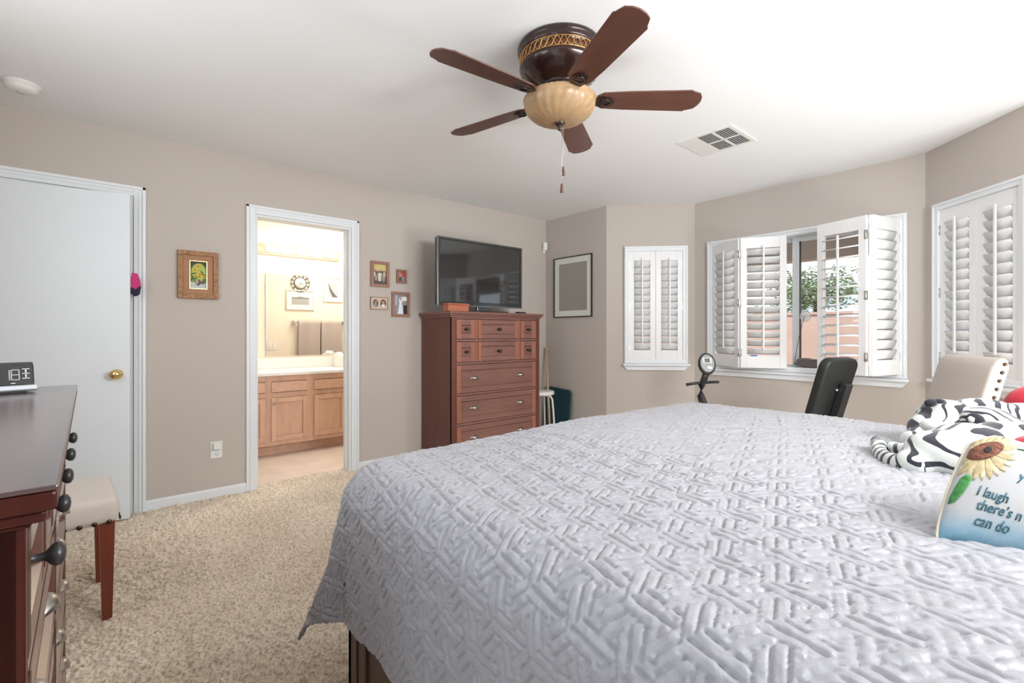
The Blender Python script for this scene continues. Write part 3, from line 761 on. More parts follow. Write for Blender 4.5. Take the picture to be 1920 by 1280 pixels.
MB().box(-.109, .109, -.049, .049, .053, .066).build('lid', MATS['box_wood'], bx, .003)
b = MB(); b.box(-.07, .07, -.02, .02, 0, .014); b.mi = 1
for i in range(6): b.box(-.055 + i * .02, -.043 + i * .02, -.008, .008, .014, .016)
o = b.build('remote_control', [M_blk, mat('grey_rubber', (.3, .3, .3), .6)], None, .003, M=Matrix.Translation((-3.42, 3.02, 1.3435)) @ Matrix.Rotation(R(-70), 4, 'Z'))
tag(o, 'dark remote control lying on the chest at the right foot of the television', 'remote control')

# ---------------------------------------------------------------- ceiling fan
fan = thing('ceiling_fan', 'dark bronze ceiling fan with five walnut blades and an amber glass bowl', 'ceiling fan', (-1.495, 1.555, 2.44))
b = MB(); b.lathe([(.186, 0), (.190, -.008), (.190, -.020), (.183, -.026), (.187, -.032), (.185, -.040), (.176, -.046), (.174, -.090), (.183, -.095), (.180, -.105), (.165, -.128), (.128, -.158), (.098, -.176), (.094, -.186), (.100, -.192), (.099, -.200), (.075, -.206), (.073, -.226), (.085, -.230), (.085, -.240), (.05, -.244)], 56)
b.build('motor_housing', M_bronze, fan)
b = MB(); nl = 40; rr = .181
for ph in (0, PI):
    b.tube([(rr * math.cos(2 * PI * i / (nl * 8)), rr * math.sin(2 * PI * i / (nl * 8)), -.068 + .0195 * math.sin(PI * 2 * i / 16 + ph)) for i in range(nl * 8)], .0016, 6, True)
for z in (-.0475, -.0885): b.tube([(rr * math.cos(2 * PI * i / 64), rr * math.sin(2 * PI * i / 64), z) for i in range(64)], .0018, 6, True)
b.build('filigree_band', M_gold, fan)
b = MB(); b.lathe([(.1755, -.047), (.1758, -.089)], 56); b.build('band_backing', mat('brown_backing', (.10, .035, .010), .5), fan)
bead0 = MB().ball((0, 0, 0), .0022, 6).build('bead', M_bronze, fan)
for i in range(30):
    q = bead0 if i == 0 else bead0.copy()
    if i: COL.objects.link(q)
    q.location = (.1655 * math.cos(2 * PI * i / 30), .1655 * math.sin(2 * PI * i / 30), -.128)
for k in range(5):
    ang = R(50 + 72 * k)
    root = Matrix.Rotation(ang, 4, 'Z') @ Matrix.Translation((0, 0, -.232)) @ Matrix.Rotation(R(-11), 4, 'X')
    b = MB(); pts = []
    x0, x1 = .165, .640
    lo = [(x0, -.030), (x0 + .03, -.052), (.30, -.060), (x1 - .06, -.070), (x1 - .055, -.064), (x1 - .018, -.050), (x1 - .004, -.025)]
    pts = lo + [(x1, 0)] + [(x, -y) for x, y in lo[::-1]]
    b.prism(pts, -.003, .003); bl = b.build('blade', M_blade, fan, .0015, M=root)
    b = MB(); b.prism([(.070, -.012), (.13, -.010), (.165, -.026), (.20, -.034), (.235, -.022), (.245, 0), (.235, .022), (.20, .034), (.165, .026), (.13, .010), (.070, .012)], -.010, -.0035)
    b.tube([(.07, 0, .012), (.10, 0, .004), (.14, 0, -.008)], .009, 8)
    b.tube([(.205 + .022 * math.cos(a_), .020 * math.sin(a_), -.012) for a_ in np.linspace(0, 2 * PI, 17)[:-1]], .003, 6, True)
    for px, py in ((.19, -.02), (.19, .02), (.228, 0)): b.ball((px, py, -.011), (.004, .004, .002), 8)
    b.build('blade_iron', M_bronze, bl)
def wobb(r, z, a, k):
    t_ = (-.226 - z) / .105
    rib = 1 + .011 * math.sin(22 * a + 5.5 * max(0, t_)) * (1 if t_ > .25 else .3) * min(1, r / .05)
    sc = .0028 * abs(math.sin(20 * a / 1)) if k in (0, 1, 14) else 0
    return r * rib, z + sc * 1.2, a
pr = [(.161, -.232), (.165, -.237), (.158, -.243)] + [(.161 * math.cos(e) ** .85, -.246 - .092 * math.sin(e)) for e in np.linspace(.05, PI / 2 - .13, 12)]
b = MB(); b.lathe(pr + [(.02, -.338)], 180, None, wobb); bo = b.build('glass_bowl', M_amber, fan)
b = MB(); b.lathe([(.0001, -.326), (.024, -.327), (.027, -.334), (.020, -.345), (.010, -.352), (.008, -.358), (.010, -.364), (.0001, -.372)], 20); b.build('finial', M_bronze, fan)
for (dx, dy, L_) in ((.004, .010, .262), (-.006, .030, .178)):
    b = MB(); n = int(L_ / .006)
    b.cyl((dx, dy, -.345), (dx, dy, -.345 - L_), .0009, n=6)
    for i in range(n): b.ball((dx, dy, -.350 - i * .006), .0018, 6)
    c = b.build('pull_chain', M_steel, fan)
    MB().lathe([(.0001, 0), (.004, -.001), (.0055, -.012), (.008, -.036), (.0075, -.040), (.0001, -.041)], 14, Matrix.Translation((dx, dy, -.345 - L_))).build('fob', M_blade, c)

# ---------------------------------------------------------------- ceiling vent, smoke detector, corner sensor, outlet
vt = thing('ceiling_vent', 'white square ceiling air vent with four dark slatted openings', 'vent', (-1.533, 3.10, 2.44))
b = MB(); q = .185
b.ring_frame(-q, q, -q, q, .026, 0, .006)
Mx = Matrix.Rotation(R(90), 4, 'X')
for v in b.bm.verts: v.co = Vector((v.co.x, v.co.z, -v.co.y - .0))
b.box(-.062, q - .02, -.006, .006, -.007, 0).box(.047, .058, -q + .02, q - .02, -.007, 0).box(-q + .02, -.056, -q + .02, q - .02, -.0065, -.001)
b.build('vent_frame', M_plast, vt, .001)
b = MB(); b.box(-.055, .16, -.16, .16, -.0015, -.0005); b.build('dark_duct', mat('duct_dark', (.10, .10, .10), .8), vt)
for cx_, cy_ in ((-.004, .083), (-.004, -.083), (.109, .083), (.109, -.083)):
    b = MB()
    for i in range(7):
        q_ = -.044 + i * .0147
        b.box(-.072, .072, -.0036, .0036, -.0006, .0006, Matrix.Translation((cx_ + q_, cy_, -.005)) @ Matrix.Rotation(R(90), 4, 'Z') @ Matrix.Rotation(R(35), 4, 'X'))
    b.build('slats', M_plast, vt)
sd = thing('smoke_detector', 'round white smoke detector on the ceiling at the left edge', 'smoke detector', (-3.50, -.34, 2.44))
MB().lathe([(.0001, 0), (.074, 0), (.074, -.010), (.066, -.012), (.064, -.028), (.052, -.038), (.030, -.042), (.0001, -.042)], 36).build('body', M_plast, sd)
b = MB(); b.lathe([(.0001, -.0425), (.020, -.0425), (.018, -.046), (.0001, -.047)], 20); b.build('test_button', mat('grey_plastic', (.6, .6, .57), .4), sd)
se = thing('motion_sensor', 'small white motion sensor high in the corner above the picture', 'sensor', (-3.885, 3.79, 2.13), R(-110))
b = MB(); b.prism([(0, -.035), (.028, -.035), (.040, 0), (.034, .055), (0, .055)], -.024, .024, 'YZ'); b.build('body', M_plast, se, .004)
b = MB(); b.box(-.016, .016, -.03, 0, -.06, -.035); b.build('bracket', M_plast, se, .002)
ol = thing('wall_outlet', 'white wall outlet with an adapter plugged in low on the left wall', 'outlet', (LX, .582, .335), R(-90))
MB().box(-.036, .036, 0, .005, -.058, .058).build('cover_plate', M_plast, ol, .002)
b = MB(); b.box(-.017, .017, .005, .007, -.045, -.012); b.mi = 1
b.box(-.009, -.006, .007, .0075, -.034, -.024).box(.006, .009, .007, .0075, -.034, -.024).ball((0, .0073, -.040), (.003, .0008, .003), 8)
b.build('socket', [M_white, M_dark], ol)
b = MB(); b.box(-.026, .022, .005, .040, .004, .052); b.build('adapter', M_plast, ol, .006, 3)

# ---------------------------------------------------------------- framed pictures (viewer right = local -x, front +y)
def flat(b, pts, y, mi):
    """flat colour patch with hairline thickness"""
    b.mi = mi; b.prism([(-x, z) for x, z in pts], y, y + .0006, 'XZ')
def ell(cx, cz, rx, rz_, n=14, rot=0):
    c, s_ = math.cos(rot), math.sin(rot)
    return [(cx + rx * math.cos(2 * PI * i / n) * c - rz_ * math.sin(2 * PI * i / n) * s_, cz + rx * math.cos(2 * PI * i / n) * s_ + rz_ * math.sin(2 * PI * i / n) * c) for i in range(n)]
def frame(label, loc, rz, W, H, wd, dep, mfr, matw=0, mmat=None, cat='picture', bev=.002, inner=None, group=None, glass=False):
    t = thing('framed_picture', label, cat, loc, rz, group)
    b = MB(); b.ring_frame(-W / 2, W / 2, -H / 2, H / 2, wd, 0, dep); b.box(-W / 2 + .004, W / 2 - .004, 0, .003, -H / 2 + .004, H / 2 - .004); b.build('frame', mfr, t, bev)
    if inner: 
        b = MB(); b.ring_frame(-W / 2 + wd, W / 2 - wd, -H / 2 + wd, H / 2 - wd, inner[0], 0, dep * .62); b.build('inner_slip', inner[1], t, .001)
        b = MB(); q = wd + inner[0]; b.ring_frame(-W / 2 + q, W / 2 - q, -H / 2 + q, H / 2 - q, .004, 0, dep * .72); b.build('gilt_edge', mat('gilt_edge', (.80, .58, .26), .3, .6), t)
    if matw:
        b = MB(); b.ring_frame(-W / 2 + wd, W / 2 - wd, -H / 2 + wd, H / 2 - wd, matw, .003, .006); b.build('mat_board', mmat, t)
    return t
c_ = lambda n, col, r=.7: mat(n, col, r)
# ornate sunflower still life
M_fr1 = mat('carved_brown_gold', (.40, .20, .085), .4, .25, bump=(90, .9, .006), var=(60, .55))
t = frame('ornate brown frame holding a small vase of sunflowers, hung alone between the two doors', (LX, .473, 1.555), R(-90), .234, .325, .030, .030, M_fr1, inner=(.036, mat('brown_slip', (.36, .16, .065), .5, bump=(200, .3, .001))))
gx, gz = .048, .092
b = MB(); ms = [c_('paint_dark', (.07, .07, .05)), c_('paint_green', (.20, .27, .08)), c_('paint_lime', (.42, .50, .12)), c_('paint_yellow', (.80, .52, .05)), c_('paint_brown', (.10, .04, .02)), c_('paint_leaf', (.04, .14, .06)), c_('paint_grey', (.55, .60, .58)), c_('paint_vase', (.13, .10, .13)), c_('paint_tan', (.55, .38, .20))]
flat(b, [(-gx, -gz), (gx, -gz), (gx, gz), (-gx, gz)], .0035, 1)
flat(b, [(-gx, gz), (-gx, .04), (-.02, .075), (.02, .082), (gx, .05), (gx, gz)], .0042, 0)
flat(b, ell(.004, .02, .042, .062, 18), .0044, 2)
flat(b, [(-gx, -gz), (gx, -gz), (gx, -.055), (-gx, -.048)], .0048, 6)
for x, z, r_ in ((-.036, -.03, .6), (-.03, -.012, 2.4), (-.012, -.02, 1.0), (.022, .018, 2.2), (.036, 0, 2.6), (-.024, .01, .3), (.034, -.03, 2.0), (.008, .0, 1.5)): flat(b, ell(x, z, .016, .005, 8, r_), .0052, 5)
flat(b, ell(.0, -.050, .016, .022, 14), .0058, 7); flat(b, ell(-.006, -.046, .007, .016, 10), .0064, 8); flat(b, ell(.026, -.052, .013, .010, 12), .0060, 7)
for x, z, r_ in ((.0, .060, .014), (-.018, .034, .015), (.010, .006, .015), (-.016, -.006, .013), (.034, -.012, .014)):
    b.mi = 3
    st_ = [(x + r_ * (1 if i % 2 else .72) * math.cos(2 * PI * i / 20), z + r_ * (1 if i % 2 else .72) * math.sin(2 * PI * i / 20)) for i in range(20)]
    flat(b, st_, .0070, 3); flat(b, ell(x, z, r_ * .36, r_ * .36, 10), .0076, 4)
b.build('painting', ms, t)
# four small frames beside the bathroom door
M_fr2 = wood('small_frame_wood', (.26, .12, .075), (.36, .18, .12), 'Z', .4, 20, .2)
GRP = 'small family frames beside the bathroom door'
pk = [c_('photo_yellow', (.66, .55, .22)), c_('photo_dark', (.10, .09, .08)), c_('photo_cream', (.70, .62, .45)), c_('photo_grey', (.30, .30, .31)), c_('photo_red', (.55, .06, .06)), c_('photo_skin', (.50, .30, .22)), c_('photo_white', (.80, .82, .86)), c_('photo_black', (.02, .02, .025)), c_('photo_sky', (.45, .50, .62))]
t = frame('brown wood frame with a yellowed group photograph, upper left of the four small frames', (LX, 1.802, 1.668), R(-90), .170, .222, .026, .020, M_fr2, group=GRP)
b = MB(); X_, Z_ = .060, .086; flat(b, [(-X_, -Z_), (X_, -Z_), (X_, Z_), (-X_, Z_)], .0035, 0); flat(b, [(-X_, -Z_), (X_, -Z_), (X_, .03), (-X_, .03)], .0042, 1)
for x in (-.046, -.026, -.004, .018, .04): flat(b, ell(x, .030 + .004 * math.sin(x * 90), .007, .010), .005, 5)
for x in (-.046, .038, .048): flat(b, ell(x, .0, .008, .022), .005, 2)
flat(b, [(-.014, -.06), (.012, -.06), (.020, .012), (-.018, .012)], .0052, 2); flat(b, ell(-.034, -.03, .014, .03), .0048, 3); flat(b, ell(.036, -.036, .014, .03), .0048, 3)
b.build('photograph', pk, t)
t = frame('tiny brown wood frame with a red toned portrait, upper right of the four small frames', (LX, 2.008, 1.664), R(-90), .098, .124, .018, .020, M_fr2, group=GRP)
b = MB(); X_, Z_ = .031, .045; flat(b, [(-X_, -Z_), (X_, -Z_), (X_, Z_), (-X_, Z_)], .0035, 3); flat(b, [(-.005, -.002), (X_, -.002), (X_, Z_), (-.005, Z_)], .0042, 4)
flat(b, ell(-.006, .012, .012, .015), .005, 5); flat(b, ell(-.008, -.026, .020, .022), .0046, 1); b.build('photograph', pk, t)
t = frame('narrow cream frame with two oval cutouts, lower left of the four small frames', (LX, 1.796, 1.415), R(-90), .160, .108, .004, .014, mat('thin_bronze_frame', (.22, .14, .07), .4, .4), group=GRP)
b = MB(); X_, Z_ = .077, .051; flat(b, [(-X_, -Z_), (X_, -Z_), (X_, Z_), (-X_, Z_)], .008, 2); flat(b, ell(-.033, .0, .024, .034, 18), .0088, 1); flat(b, ell(.037, .0, .027, .036, 18), .0088, 1)
flat(b, ell(-.030, .012, .009, .011), .0096, 5); flat(b, ell(-.036, -.014, .014, .017), .0094, 3); flat(b, ell(.037, .006, .012, .016), .0096, 5); flat(b, ell(.037, -.02, .017, .014), .0094, 6)
pk2 = list(pk); pk2[2] = c_('oval_mat_cream', (.68, .50, .38)); b.build('photograph', pk2, t)
t = frame('brown wood frame with a figure in white, lower right of the four small frames', (LX, 1.999, 1.412), R(-90), .172, .222, .024, .022, M_fr2, group=GRP)
b = MB(); X_, Z_ = .062, .088; flat(b, [(-X_, -Z_), (X_, -Z_), (X_, Z_), (-X_, Z_)], .0035, 3)
flat(b, [(-X_, -.02), (-.03, .0), (-.03, Z_), (-X_, Z_)], .0040, 8)
flat(b, [(-.026, -.086), (.030, -.086), (.014, .01), (.018, .045), (0, .066), (-.016, .045), (-.010, .01)], .0050, 6); flat(b, ell(.002, .05, .010, .012), .0056, 5); flat(b, [(.026, -.086), (X_, -.086), (X_, -.01), (.034, .0)], .0046, 7)
flat(b, [(.012, .03), (X_, .036), (X_, .070), (.012, .070)], .0044, 6)
b.build('photograph', pk, t)
# white matted picture on the back wall (front faces -y)
t = frame('thin black frame with a wide white mat around a plain grey panel, near the corner', (-3.485, BY, 1.657), R(180), .552, .66, .010, .018, mat('black_frame', (.02, .018, .016), .35), .062, mat('mat_white', (.74, .76, .70), .8))
b = MB(); flat(b, [(-.205, -.26), (.205, -.26), (.205, .26), (-.205, .26)], .0032, 0); b.build('print', [mat('grey_print', (.33, .31, .27), .22, coat=.5)], t)

# ---------------------------------------------------------------- behind the chest: pole, stool, teal board
o = MB().cyl((-3.62, 3.62, .012), (-3.862, 3.795, .99), .014, .013, 12).build('wooden_pole', M_pole); tag(o, 'plain light wooden pole leaning in the corner beside the chest', 'pole')
st = thing('stool', 'small round white stool with bent metal legs beside the tall chest', 'stool', (-3.60, 3.435, 0), 0)
MB().lathe([(.0001, .515), (.150, .515), (.160, .522), (.160, .545), (.150, .553), (.0001, .553)], 36).build('seat', M_plast, st)
for k in range(4):
    a = R(25 + 90 * k); c, s_ = math.cos(a), math.sin(a)
    MB().tube([(c * r_, s_ * r_, z) for r_, z in ((.02, .508), (.10, .507), (.13, .498), (.146, .47), (.158, .35), (.170, .17), (.182, .008))], .010, 10).build('leg', M_plast, st)
o = MB().prism([(-.19, 0), (.19, 0), (.19, .50), (.17, .53), (-.19, .55)], -.012, .012, 'XZ').build('teal_panel', M_teal, None, .012, 3, M=Matrix.Translation((-3.65, 3.74, .014)) @ Matrix.Rotation(R(-5), 4, 'X') @ Matrix.Rotation(R(0), 4, 'Z'))
tag(o, 'dark teal rounded panel leaning on the back wall behind the stool', 'panel')

# ---------------------------------------------------------------- exercise bike
ek = thing('exercise_bike', 'dark recumbent exercise bike behind the bed under the big window', 'exercise bike', (0, 0, 0))
kx, ky = -1.925, 3.735
MB().tube([(kx, ky, .07), (-1.40, 3.55, .09), (-1.08, 3.45, .07)], .035, 10).build('base_rail', M_dkm, ek)
for x, y in ((kx, ky), (-1.08, 3.45)): MB().tube([(x - .09, y - .25, .034), (x + .09, y + .25, .034)], .028, 10).build('floor_bar', M_dkm, ek)
b = MB(); b.lathe([(.0001, -.06), (.17, -.06), (.19, -.03), (.19, .03), (.17, .06), (.0001, .06)], 32, Matrix.Translation((kx + .07, ky - .03, .30)) @ Matrix.Rotation(R(-20), 4, 'Z') @ Matrix.Rotation(R(90), 4, 'X')); b.build('flywheel_housing', M_blk, ek)
MB().tube([(kx + .05, ky, .42), (kx - .01, ky, .52), (kx - .055, ky, .64), (kx - .048, ky, .72), (kx - .02, ky, .79), (kx - .005, ky, .84)], [.036, .034, .030, .027, .026, .028], 14).build('mast', M_dkm, ek)
MB().cyl((kx - .01, ky, .555), (kx + .065, ky - .06, .555), .032, n=16).ball((kx + .075, ky - .068, .557), (.028, .028, .030), 12).build('tension_knob', M_dkm, ek)
b = MB(); b.tube([(kx - .12, ky - .11, .732), (kx - .08, ky - .06, .742), (kx - .035, ky, .748), (kx + .02, ky + .08, .752), (kx + .035, ky + .12, .750)], .012, 10); b.build('handlebar', M_dkm, ek)
Tc = Matrix.Translation((kx, ky, .905)) @ Matrix.Rotation(R(-135), 4, 'Z') @ Matrix.Rotation(R(20), 4, 'X')
b = MB(); b.prism(ell(0, 0, .068, .092, 24), -.025, .012, 'XZ', Tc, True); b.build('console', M_foam, ek, .008, 3)
b = MB(); b.prism(ell(0, 0, .054, .074, 24), .0125, .015, 'XZ', Tc, True); b.build('console_face', mat('silver_face', (.34, .35, .36), .35, .4), ek)
b = MB(); b.box(-.034, .034, .0155, .017, .000, .046, Tc); b.mi = 1; b.box(-.020, .022, .0175, .0182, .006, .040, Tc); b.build('console_screen', [M_plast, mat('lcd_grey', (.16, .18, .17), .2)], ek)
b = MB(); b.prism(ell(-.012, -.038, .022, .014, 16), .0155, .020, 'XZ', Tc, True); b.build('console_button', M_plast, ek)
# seat back: pad faces -x, leaning back towards +x
Ts = Matrix.Translation((-.955, 3.45, .765)) @ Matrix.Rotation(R(72), 4, 'Z') @ Matrix.Rotation(R(17), 4, 'X')
b = MB(); hw, hh = .150, .240
pts = []
for cx, cz, a0 in ((hw - .06, hh - .06, 0), (-hw + .06, hh - .06, 90), (-hw + .05, -hh + .05, 180), (hw - .05, -hh + .05, 270)):
    rr_ = .06 if cz > 0 else .05
    for i in range(7): pts.append((cx + rr_ * math.cos(R(a0 + 15 * i)) * (1 if cz > 0 else .9), cz + rr_ * math.sin(R(a0 + 15 * i))))
b.prism(pts, .0, .055, 'XZ', Ts, True); b.build('seat_back', M_foam, ek, .012, 3)
b = MB(); b.box(.015, .075, -.050, -.002, -.32, .09, Ts); b.build('back_bracket', M_dkm, ek, .006)
for z in (.04, -.19): MB().ball((.002, -.006, z), (.011, .009, .011), 10, M=Ts).build('bolt', M_steel, ek)
MB().tube([(-1.05, 3.43, .10), (-1.04, 3.43, .30), (-.95, 3.42, .42), (-.895, 3.425, .50)], .028, 10).build('seat_post', M_dkm, ek)
b = MB(); b.box(-1.36, -1.06, 3.32, 3.66, .38, .44); b.build('seat', M_foam, ek, .025, 4)
for s_ in (-1, 1):
    cx_, cy_ = kx + .07, ky - .03
    MB().tube([(cx_, cy_ + s_ * .05, .30), (cx_ + s_ * .10, cy_ + s_ * .09, .30 - s_ * .10)], .010, 8).box(cx_ - .05 + s_ * .10, cx_ + .05 + s_ * .10, cy_ + s_ * .13 - .045, cy_ + s_ * .13 + .045, .285 - s_ * .10, .31 - s_ * .10).build('pedal', M_blk, ek)

# ---------------------------------------------------------------- cat perch in the window
cp = thing('window_perch', 'grey cushioned cat perch hung by suction cups in the open window', 'pet perch', (0, 0, 0))
b = MB(); b.box(-1.535, -1.12, 4.43, 4.53, .856, .868); b.build('shelf', M_blk, cp, .004)
b = MB()
for (x, y, z, rx_, ry_, rz_) in ((-1.33, 4.47, .895, .205, .062, .030), (-1.33, 4.44, .915, .17, .04, .026), (-1.44, 4.47, .925, .075, .05, .022)): b.ball((x, y, z), (rx_, ry_, rz_), 20)
o = b.build('cushion', M_cush, cp); m_ = o.modifiers.new('r', 'REMESH'); m_.mode = 'VOXEL'; m_.voxel_size = .007; m_.use_smooth_shade = True
T = Matrix.Translation((-1.452, 4.498, 1.298)) @ Matrix.Rotation(R(90), 4, 'X')
M_cup = mat('clear_vinyl', (.9, .95, .97), .12, spec=.8); M_cup.node_tree.nodes['Principled BSDF'].inputs['Alpha'].default_value = .45
MB().lathe([(.0001, .016), (.010, .014), (.014, .008), (.034, .003), (.046, 0), (.040, .0), (.0001, .002)], 28, T).build('suction_cup', M_cup, cp)
MB().tube([(-1.452, 4.476, 1.298), (-1.49, 4.47, 1.12), (-1.525, 4.46, .90)], .0022, 6).build('cable', M_dkm, cp)

# ---------------------------------------------------------------- bathroom fittings
va = thing('vanity_cabinet', 'light oak bathroom vanity cabinet seen through the doorway', 'cabinet', (-4.80, 1.70, 0), R(-90))
HW = 1.15
b = MB(); b.box(-HW, HW, -.53, -.02, .11, .755); b.box(-HW, HW, -.53, -.10, .005, .11); b.build('carcass', M_oakh, va)
b = MB(); b.box(-HW, HW, -.02, 0, .705, .755).box(-HW, HW, -.02, 0, .11, .150).box(-HW, HW, -.02, 0, .555, .60); b.build('face_rails', M_oakh, va, .001)
# local x of world y: x = 1.70 - y
units = [(.60, 1.045), (1.20, 1.49), (1.545, 1.815), (1.90, 2.30), (2.36, 2.7)]
eds = [(.55, .60), (1.10, 1.155), (1.468, 1.538), (1.84, 1.875), (2.31, 2.35), (2.74, 2.85)]
for y0, y1 in eds: MB().box(1.70 - y1, 1.70 - y0, -.019, .001, .109, .754).build('face_stile', M_oak, va, .001)
segs = [(.60, 1.10, 1), (1.150, 1.475, 1), (1.535, 1.845, -1), (1.87, 2.315, -1), (2.345, 2.75, 1)]
for (y0, y1, kn) in segs:
    xa, xb = 1.70 - y1, 1.70 - y0
    MB().box(xa, xb, 0, .018, .605, .700).build('false_drawer_front', M_oakh, va, .005)
    b = MB(); z0, z1 = .152, .552; r_ = .045
    b.box(xa, xa + r_, 0, .019, z0, z1).box(xb - r_, xb, 0, .019, z0, z1); b.mi = 1; b.box(xa + r_, xb - r_, 0, .019, z0, z0 + r_).box(xa + r_, xb - r_, 0, .019, z1 - r_, z1)
    b.mi = 0; b.box(xa + r_, xb - r_, 0, .008, z0 + r_, z1 - r_)
    o = b.build('door', [M_oak, M_oakh], va, .003)
    k_ = knob(o, (xb - .022) if kn > 0 else (xa + .022), z1 - .045, M_pew, .9); k_.location.y = .019
ct = thing('vanity_countertop', 'glossy white vanity countertop with a raised backsplash', 'countertop', (0, 0, 0))
MB().box(BX + .002, -4.77, .49, 2.89, .757, .789).build('slab', M_counter, ct, .006)
MB().box(BX + .002, BX + .022, .49, 2.89, .790, .895).build('backsplash', M_counter, ct, .003)
o = MB().box(BX + .001, BX + .007, 1.228, 2.80, .918, 1.772).build('bathroom_mirror', M_mirror); tag(o, 'large frameless mirror above the vanity', 'mirror')
lb = thing('vanity_light_bar', 'oak backed light bar with five glowing globe bulbs above the mirror', 'light fixture', (BX, 1.545, 2.015), R(-90))
b = MB(); b.box(-.44, .44, 0, .022, -.055, .055); b.box(-.42, .42, .022, .030, -.035, .035); b.build('back_plate', M_oakh, lb, .004)
M_bulb = mat('lit_bulb', (1, .95, .85), .4, emit=((1, .86, .66), 3.5))
for i in range(5):
    x = -.30 + .15 * i; T = Matrix.Translation((x, .030, 0)) @ Matrix.Rotation(R(-90), 4, 'X')
    MB().lathe([(.034, 0), (.034, .004), (.022, .010), (.018, .030)], 20, T).build('socket', mat('chrome', (.8, .8, .78), .12, 1), lb)
    MB().ball((x, .088, 0), .038, 20).build('bulb', M_bulb, lb)
    l = bpy.data.lights.new('bulb_light', 'POINT'); l.energy = .8; l.color = (1, .89, .75); l.shadow_soft_size = .038
    o = bpy.data.objects.new('bulb_light', l); COL.objects.link(o); o.parent = lb; o.location = (x, .145, 0)
def tissue(label, y, x):
    t = thing('tissue_box', label, 'tissue box', (x, y, .790), R(-90), 'white tissue boxes on the vanity')
    b = MB(); b.box(-.058, .058, -.058, .058, 0, .125); b.build('cover', M_plast, t, .004)
    b = MB(); rnd = random.Random(3)
    for i in range(5):
        a = i * 1.25; b.ball((.018 * math.cos(a), .018 * math.sin(a), .135 + .006 * (i % 2)), (.030, .022, .020), 10, rot=Matrix.Rotation(a, 4, 'Z'))
    o = b.build('tissue', M_paper, t); m_ = o.modifiers.new('r', 'REMESH'); m_.mode = 'VOXEL'; m_.voxel_size = .005; m_.use_smooth_shade = True
    return t
tb1 = tissue('white tissue box at the front of the counter with a dark dotted side', 1.985, -5.02)
b = MB()
for i in range(2):
    for j in range(9): b.box(.052 - .014 - i * .018, .060 - .014 - i * .018, .058, .0590, .012 + j * .0125, .019 + j * .0125)
b.build('dotted_pattern', M_dark, tb1)
tissue('white tissue box standing behind the dotted one, nearer the mirror', 1.93, -5.21)
# things on the bathroom wall opposite, seen in the mirror (front faces -x)
cl = thing('wall_clock', 'round openwork metal wall clock seen in the bathroom mirror', 'clock', (-4.031, 1.95, 1.82), R(90))
b = MB(); m90 = Matrix.Rotation(R(-90), 4, 'X')
def circ(r_, y): return [(r_ * math.cos(2 * PI * i / 48), y, r_ * math.sin(2 * PI * i / 48)) for i in range(48)]
for r_ in (.118, .075): b.tube(circ(r_, .012), .004, 6, True)
for i in range(24):
    a = 2 * PI * i / 24; b.cyl((.075 * math.cos(a), .012, .075 * math.sin(a)), (.118 * math.cos(a + .12 * (-1) ** i), .012, .118 * math.sin(a + .12 * (-1) ** i)), .0032, n=6)
b.build('openwork_rim', M_dkm, cl)
b = MB(); b.lathe([(.0001, .004), (.074, .004), (.074, .012), (.0001, .012)], 36, m90); b.build('dial', M_plast, cl)
b = MB(); b.box(-.0022, .0022, .0125, .015, -.008, .050, Matrix.Rotation(R(120), 4, 'Y')).box(-.0026, .0026, .0125, .015, -.006, .034, Matrix.Rotation(R(200), 4, 'Y')); b.build('hands', M_dkm, cl)
M_wf = mat('cream_frame', (.72, .68, .60), .5)
t = frame('white framed black and white landscape seen in the bathroom mirror below the clock', (-4.031, 1.955, 1.595), R(90), .36, .265, .014, .018, M_wf, .055, mat('mat_cream', (.82, .80, .74), .8))
b = MB(); flat(b, [(-.115, -.067), (.115, -.067), (.115, .067), (-.115, .067)], .0035, 0); flat(b, [(-.115, -.067), (.115, -.067), (.115, .03), (.05, .034), (0, .055), (-.05, .034), (-.115, .03)], .0042, 1); flat(b, [(-.115, .022), (.115, .022), (.115, .032), (-.115, .032)], .0048, 2)
b.build('print', [c_('bw_light', (.75, .75, .72)), c_('bw_mid', (.38, .38, .37)), c_('bw_dark', (.08, .08, .08))], t)
t = frame('white framed black and white abstract seen in the bathroom mirror at the right', (-4.031, 2.385, 1.76), R(90), .265, .345, .014, .018, M_wf, .050, MATS['mat_cream'])
b = MB(); flat(b, [(-.070, -.110), (.070, -.110), (.070, .110), (-.070, .110)], .0035, 0); flat(b, [(.07, .1), (.05, .06), (.02, 0), (-.02, -.06), (-.07, -.108), (0, -.108), (.04, -.03)], .0042, 1)
b.build('print', [c_('bw_mid2', (.45, .46, .48)), c_('bw_dark2', (.12, .12, .13))], t)
tr = thing('towel_bar', 'chrome towel bar seen in the bathroom mirror', 'towel bar', (-4.031, 2.20, 1.30), R(90))
MB().cyl((-.33, .055, 0), (.33, .055, 0), .009, n=12).build('bar', M_steel, tr)
for s_ in (-1, 1): MB().box(s_ * .33 - .022, s_ * .33 + .022, 0, .07, -.022, .022).build('bracket', M_steel, tr, .004)
